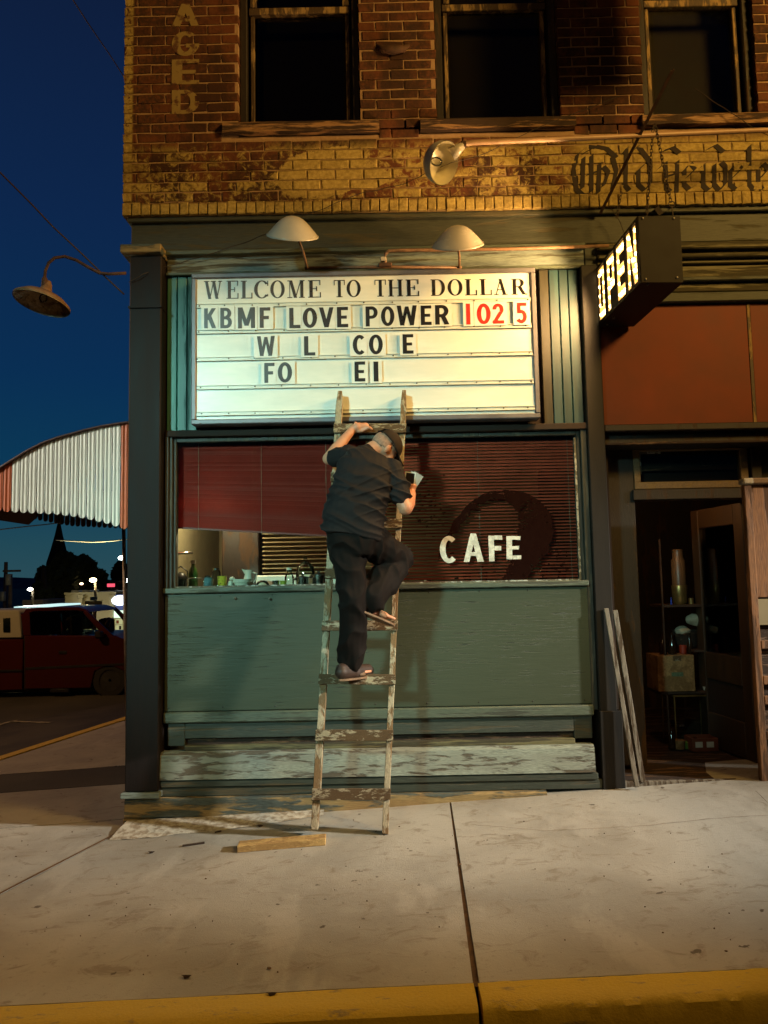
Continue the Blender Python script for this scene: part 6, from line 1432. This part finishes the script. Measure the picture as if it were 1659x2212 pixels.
# utility poles, wires, far lamps, street name sign
M['pole'] = simple('pole_wood', (.13, .10, .085), .9, .2, 2)
for k, (u, v, y, lab) in enumerate(((13, 1214, 52, 'wooden utility pole with a crossarm at far left, taller of two'), (23, 1240, 50, 'shorter wooden utility pole beside the taller one at far left'))):
    p = at(u, v, y); t = thing('utility_pole', lab, 'utility pole', 'utility poles at far left'); MB().tube([(p.x, y, gz - .3), (p.x, y, p.z)], [.17, .13], 8).build('pole', M['pole'], t, smooth=True)
    if k == 0: MB().box(p.x - .2, p.x + 1.1, y - .08, y + .08, p.z - .75, p.z - .60).build('crossarm', M['pole'], t)
    MB().tube([(p.x + (.0), y - .35, p.z - (2.2 if k == 0 else .0)), (p.x, y - .35, p.z - (2.9 if k == 0 else .8))], .2, 10).build('transformer', M['topper'], t, smooth=True)
tube_thing('wire', 'pale power line under the awning at the far left', 'wire', [at(u, v, 40) for u, v in ((-60, 1152), (0, 1144), (60, 1137), (100, 1133), (200, 1120))], .035, M['pole'], n=5)
tube_thing('wire', 'pale slack wire crossing the sky behind the awning post', 'wire', [at(u, v, 30) for u, v in ((120, 1166), (155, 1169), (200, 1171), (240, 1169), (290, 1163))], .028, M['topper'], n=5)
q = at(203, 1300, 20); sn = thing('street_name_sign', 'green street name blades on a thin post in front of the store', 'sign')
MB().tube([(q.x, 20, -1.4), (q.x, 20, q.z + .05)], .03, 8).build('post', M['pole'], sn); MB().box(q.x - .28, q.x + .28, 19.95, 19.97, q.z - .10, q.z + .03).build('name_blade', M['trim_dark'], sn); MB().box(q.x - .02, q.x, 19.7, 20.3, q.z + .05, q.z + .17).build('name_blade', M['trim_dark'], sn)
def farlamp(label, u, v, y, r_, c_, st, power=0):
    p = at(u, v, y); t = thing('street_lamp', label, 'street lamp', 'street lamps in the town'); MB().ell(p, (r_ * 1.3, r_, r_ * .75), 10, 8).build('globe', glow('lamp_' + str(int(u)), c_, st), t, smooth=True)
    MB().tube([(p.x, y + .3, gz - .3), (p.x, y + .3, p.z - .05), (p.x, y + .05, p.z + .0)], .07, 6).build('pole', M['bark'], t, smooth=True)
    if power: lamp('street_lamp_light', 'POINT', (p.x, y - r_ * 1.6, p.z - r_ * .5), power, c_, r_ * .5)
farlamp('cool white street lamp at the left of the dark trees', 65, 1273, 34, .11, (1, .98, .8), 18, 350)
farlamp('warm yellow street lamp glowing in front of the trees', 201, 1253, 30, .13, (1, .80, .38), 20, 1500)
farlamp('small pinkish lamp left of the warm yellow one', 176, 1261, 60, .12, (1, .62, .38), 8)
farlamp('bright lamp above the small tree by the awning post', 263, 1205, 70, .28, (.9, 1, .95), 12)
farlamp('bluish white lamp peeping out beside the pilaster', 274, 1254, 45, .17, (.85, .95, 1), 18)
q = at(239, 1264, 55); ns = thing('neon_sign', 'tiny red neon sign on the roofline behind the store', 'sign'); MB().box(q.x - .28, q.x + .28, 55, 55.15, q.z - .14, q.z + .12).build('tube', glow('red_neon', (1, .10, .16), 1.2), ns); MB().tube([(q.x, 55.2, gz), (q.x, 55.2, q.z)], .05, 6).build('mast', M['bark'], ns)
cn = thing('filling_station_canopy', 'white lit canopy edge just above the truck roof', 'canopy'); fb('canopy_edge', 30, 1310, 82, 1315, 30, 5, glow('lit_canopy_edge', (.65, 1.0, 1.0), .9), cn)
for u in (36, 76): fb('column', u, 1315, u + 2, 1380, 31, .3, M['topper'], cn, 0, gz)
fb('shed_wall', 48, 1296, 92, 1345, 44, 5, M['pole'], None, 0, gz)
o = bpy.data.objects['shed_wall']; o.name = 'shed'; T(o, 'low dark shed left of the cream store', 'shed')
# a parked car glimpsed beyond the bonnet of the truck
CR = thing('parked_car', 'silver car parked in front of the lit store window', 'car'); M['silver'] = simple('silver_paint', (.40, .42, .45), .3, .1, metal=.3, bump=0)
yc = 24
MB().prism([(at(u, v, yc).x, at(u, v, yc).z) for u, v in ((232, 1396), (234, 1376), (246, 1372), (256, 1362), (290, 1360), (306, 1372), (330, 1378), (332, 1396))], yc, yc + 1.7).build('body', M['silver'], CR, bevel=.05)
MB().prism([(at(u, v, yc).x, at(u, v, yc).z) for u, v in ((252, 1371), (259, 1364), (288, 1363), (298, 1371))], yc - .01, yc).build('window', M['tint'], CR)
for u in (248, 316): 
    c_ = at(u, 1396, yc); MB().lathe([(.02, -.1), (.32, -.1), (.32, .1), (.02, .1)], (c_.x, yc + .1, c_.z), 20, False, Matrix.Rotation(R(90), 4, 'X')).build('wheel', M['tyre'], CR)
# pale strips painted in for lit patches on the side street
M['lit_patch'] = simple('street_lit_patch', (.22, .20, .16), .8, .4, 8)
for (a_, b_) in (((-40, 1531), (120, 1500)), ((-20, 1572), (62, 1548)), ((-60, 1556), (110, 1562))):
    def onst(u, v):
        d = ray(u, v); t_ = 1.7 / -d.z
        for _ in range(25):
            p = CAM + d * t_; t_ *= (CAM.z - street_z(p.x, p.y)) / (CAM.z - p.z)
        return CAM + d * t_
    p, q_ = onst(*a_), onst(*b_); d = (q_ - p); n_ = Vector((-d.y, d.x, 0)).normalized() * .05; vs = []
    for i in range(9):
        c_ = p.lerp(q_, i / 8)
        for s_ in (-1, 1): w = c_ + n_ * s_; vs.append((w.x, w.y, street_z(w.x, w.y) + .010))
    MB().add(vs, [(2 * i, 2 * i + 1, 2 * i + 3, 2 * i + 2) for i in range(8)]).build('lit_strip', M['lit_patch'], bpy.data.objects['street'])

# ------------------------------------------------------------------ street lamps behind and beside the camera, and the added fill post
def lamppost(label, pos, tgt, mt_c):
    pos = Vector(pos); t = thing('lamp_post', label, 'lamp post'); back = Vector((pos.x - tgt[0], pos.y - tgt[1], 0)).normalized(); ft = pos + back * 1.6; zg = -.5
    MB().tube([(ft.x, ft.y, zg), (ft.x, ft.y, pos.z + .1), ft.lerp(pos, .25) + Vector((0, 0, .45)), ft.lerp(pos, .7) + Vector((0, 0, .38)), pos + back * .2 + Vector((0, 0, .30))], [.09, .06, .045, .04, .035], 10).build('pole', M['pole'], t, smooth=True)
    MB().ell(pos + Vector((0, 0, .27)), (.26, .26, .10), 16, 8).build('head', M['sign_frame'], t, smooth=True)
lamppost('tall lamp post across the street with a greenish white lamp', COOL_POS, (-.4, 0), None)
lamppost('lamp post down the side street with a pale lamp', SIDE_POS, (0, -.6), None)
lamppost('lamp post up the street at far right with a cream lamp', RIGHT_POS, (1, -2), None)
lamppost('tall lamp post added across the street for the dim warm fill', FILL_POS, (0, 0), None)  # post added to carry the warm fill
lamppost('lamp post far down the side street with an orange lamp', FAR_POS, (-4, 8), None)
lamppost('tall lamp post up the street with an orange sodium lamp', WARM_POS, (1, 0), None)
# unseen box added above the frame to shade the wall between the upper windows
SHB = thing('shade_box', 'tall dark box added above the entrance to shade the upper wall', 'sign')
MB().box(2.0, 2.52, -1.25, -.78, 5.46, 7.2).build('cabinet', M['cabinet'], SHB, bevel=.01); MB().tube([(2.27, -.6, 7.1), (2.27, -.05, 7.3)], .02, 8).build('shade_box_bracket', M['rust_metal'], SHB)  # body and bracket of the added shade box
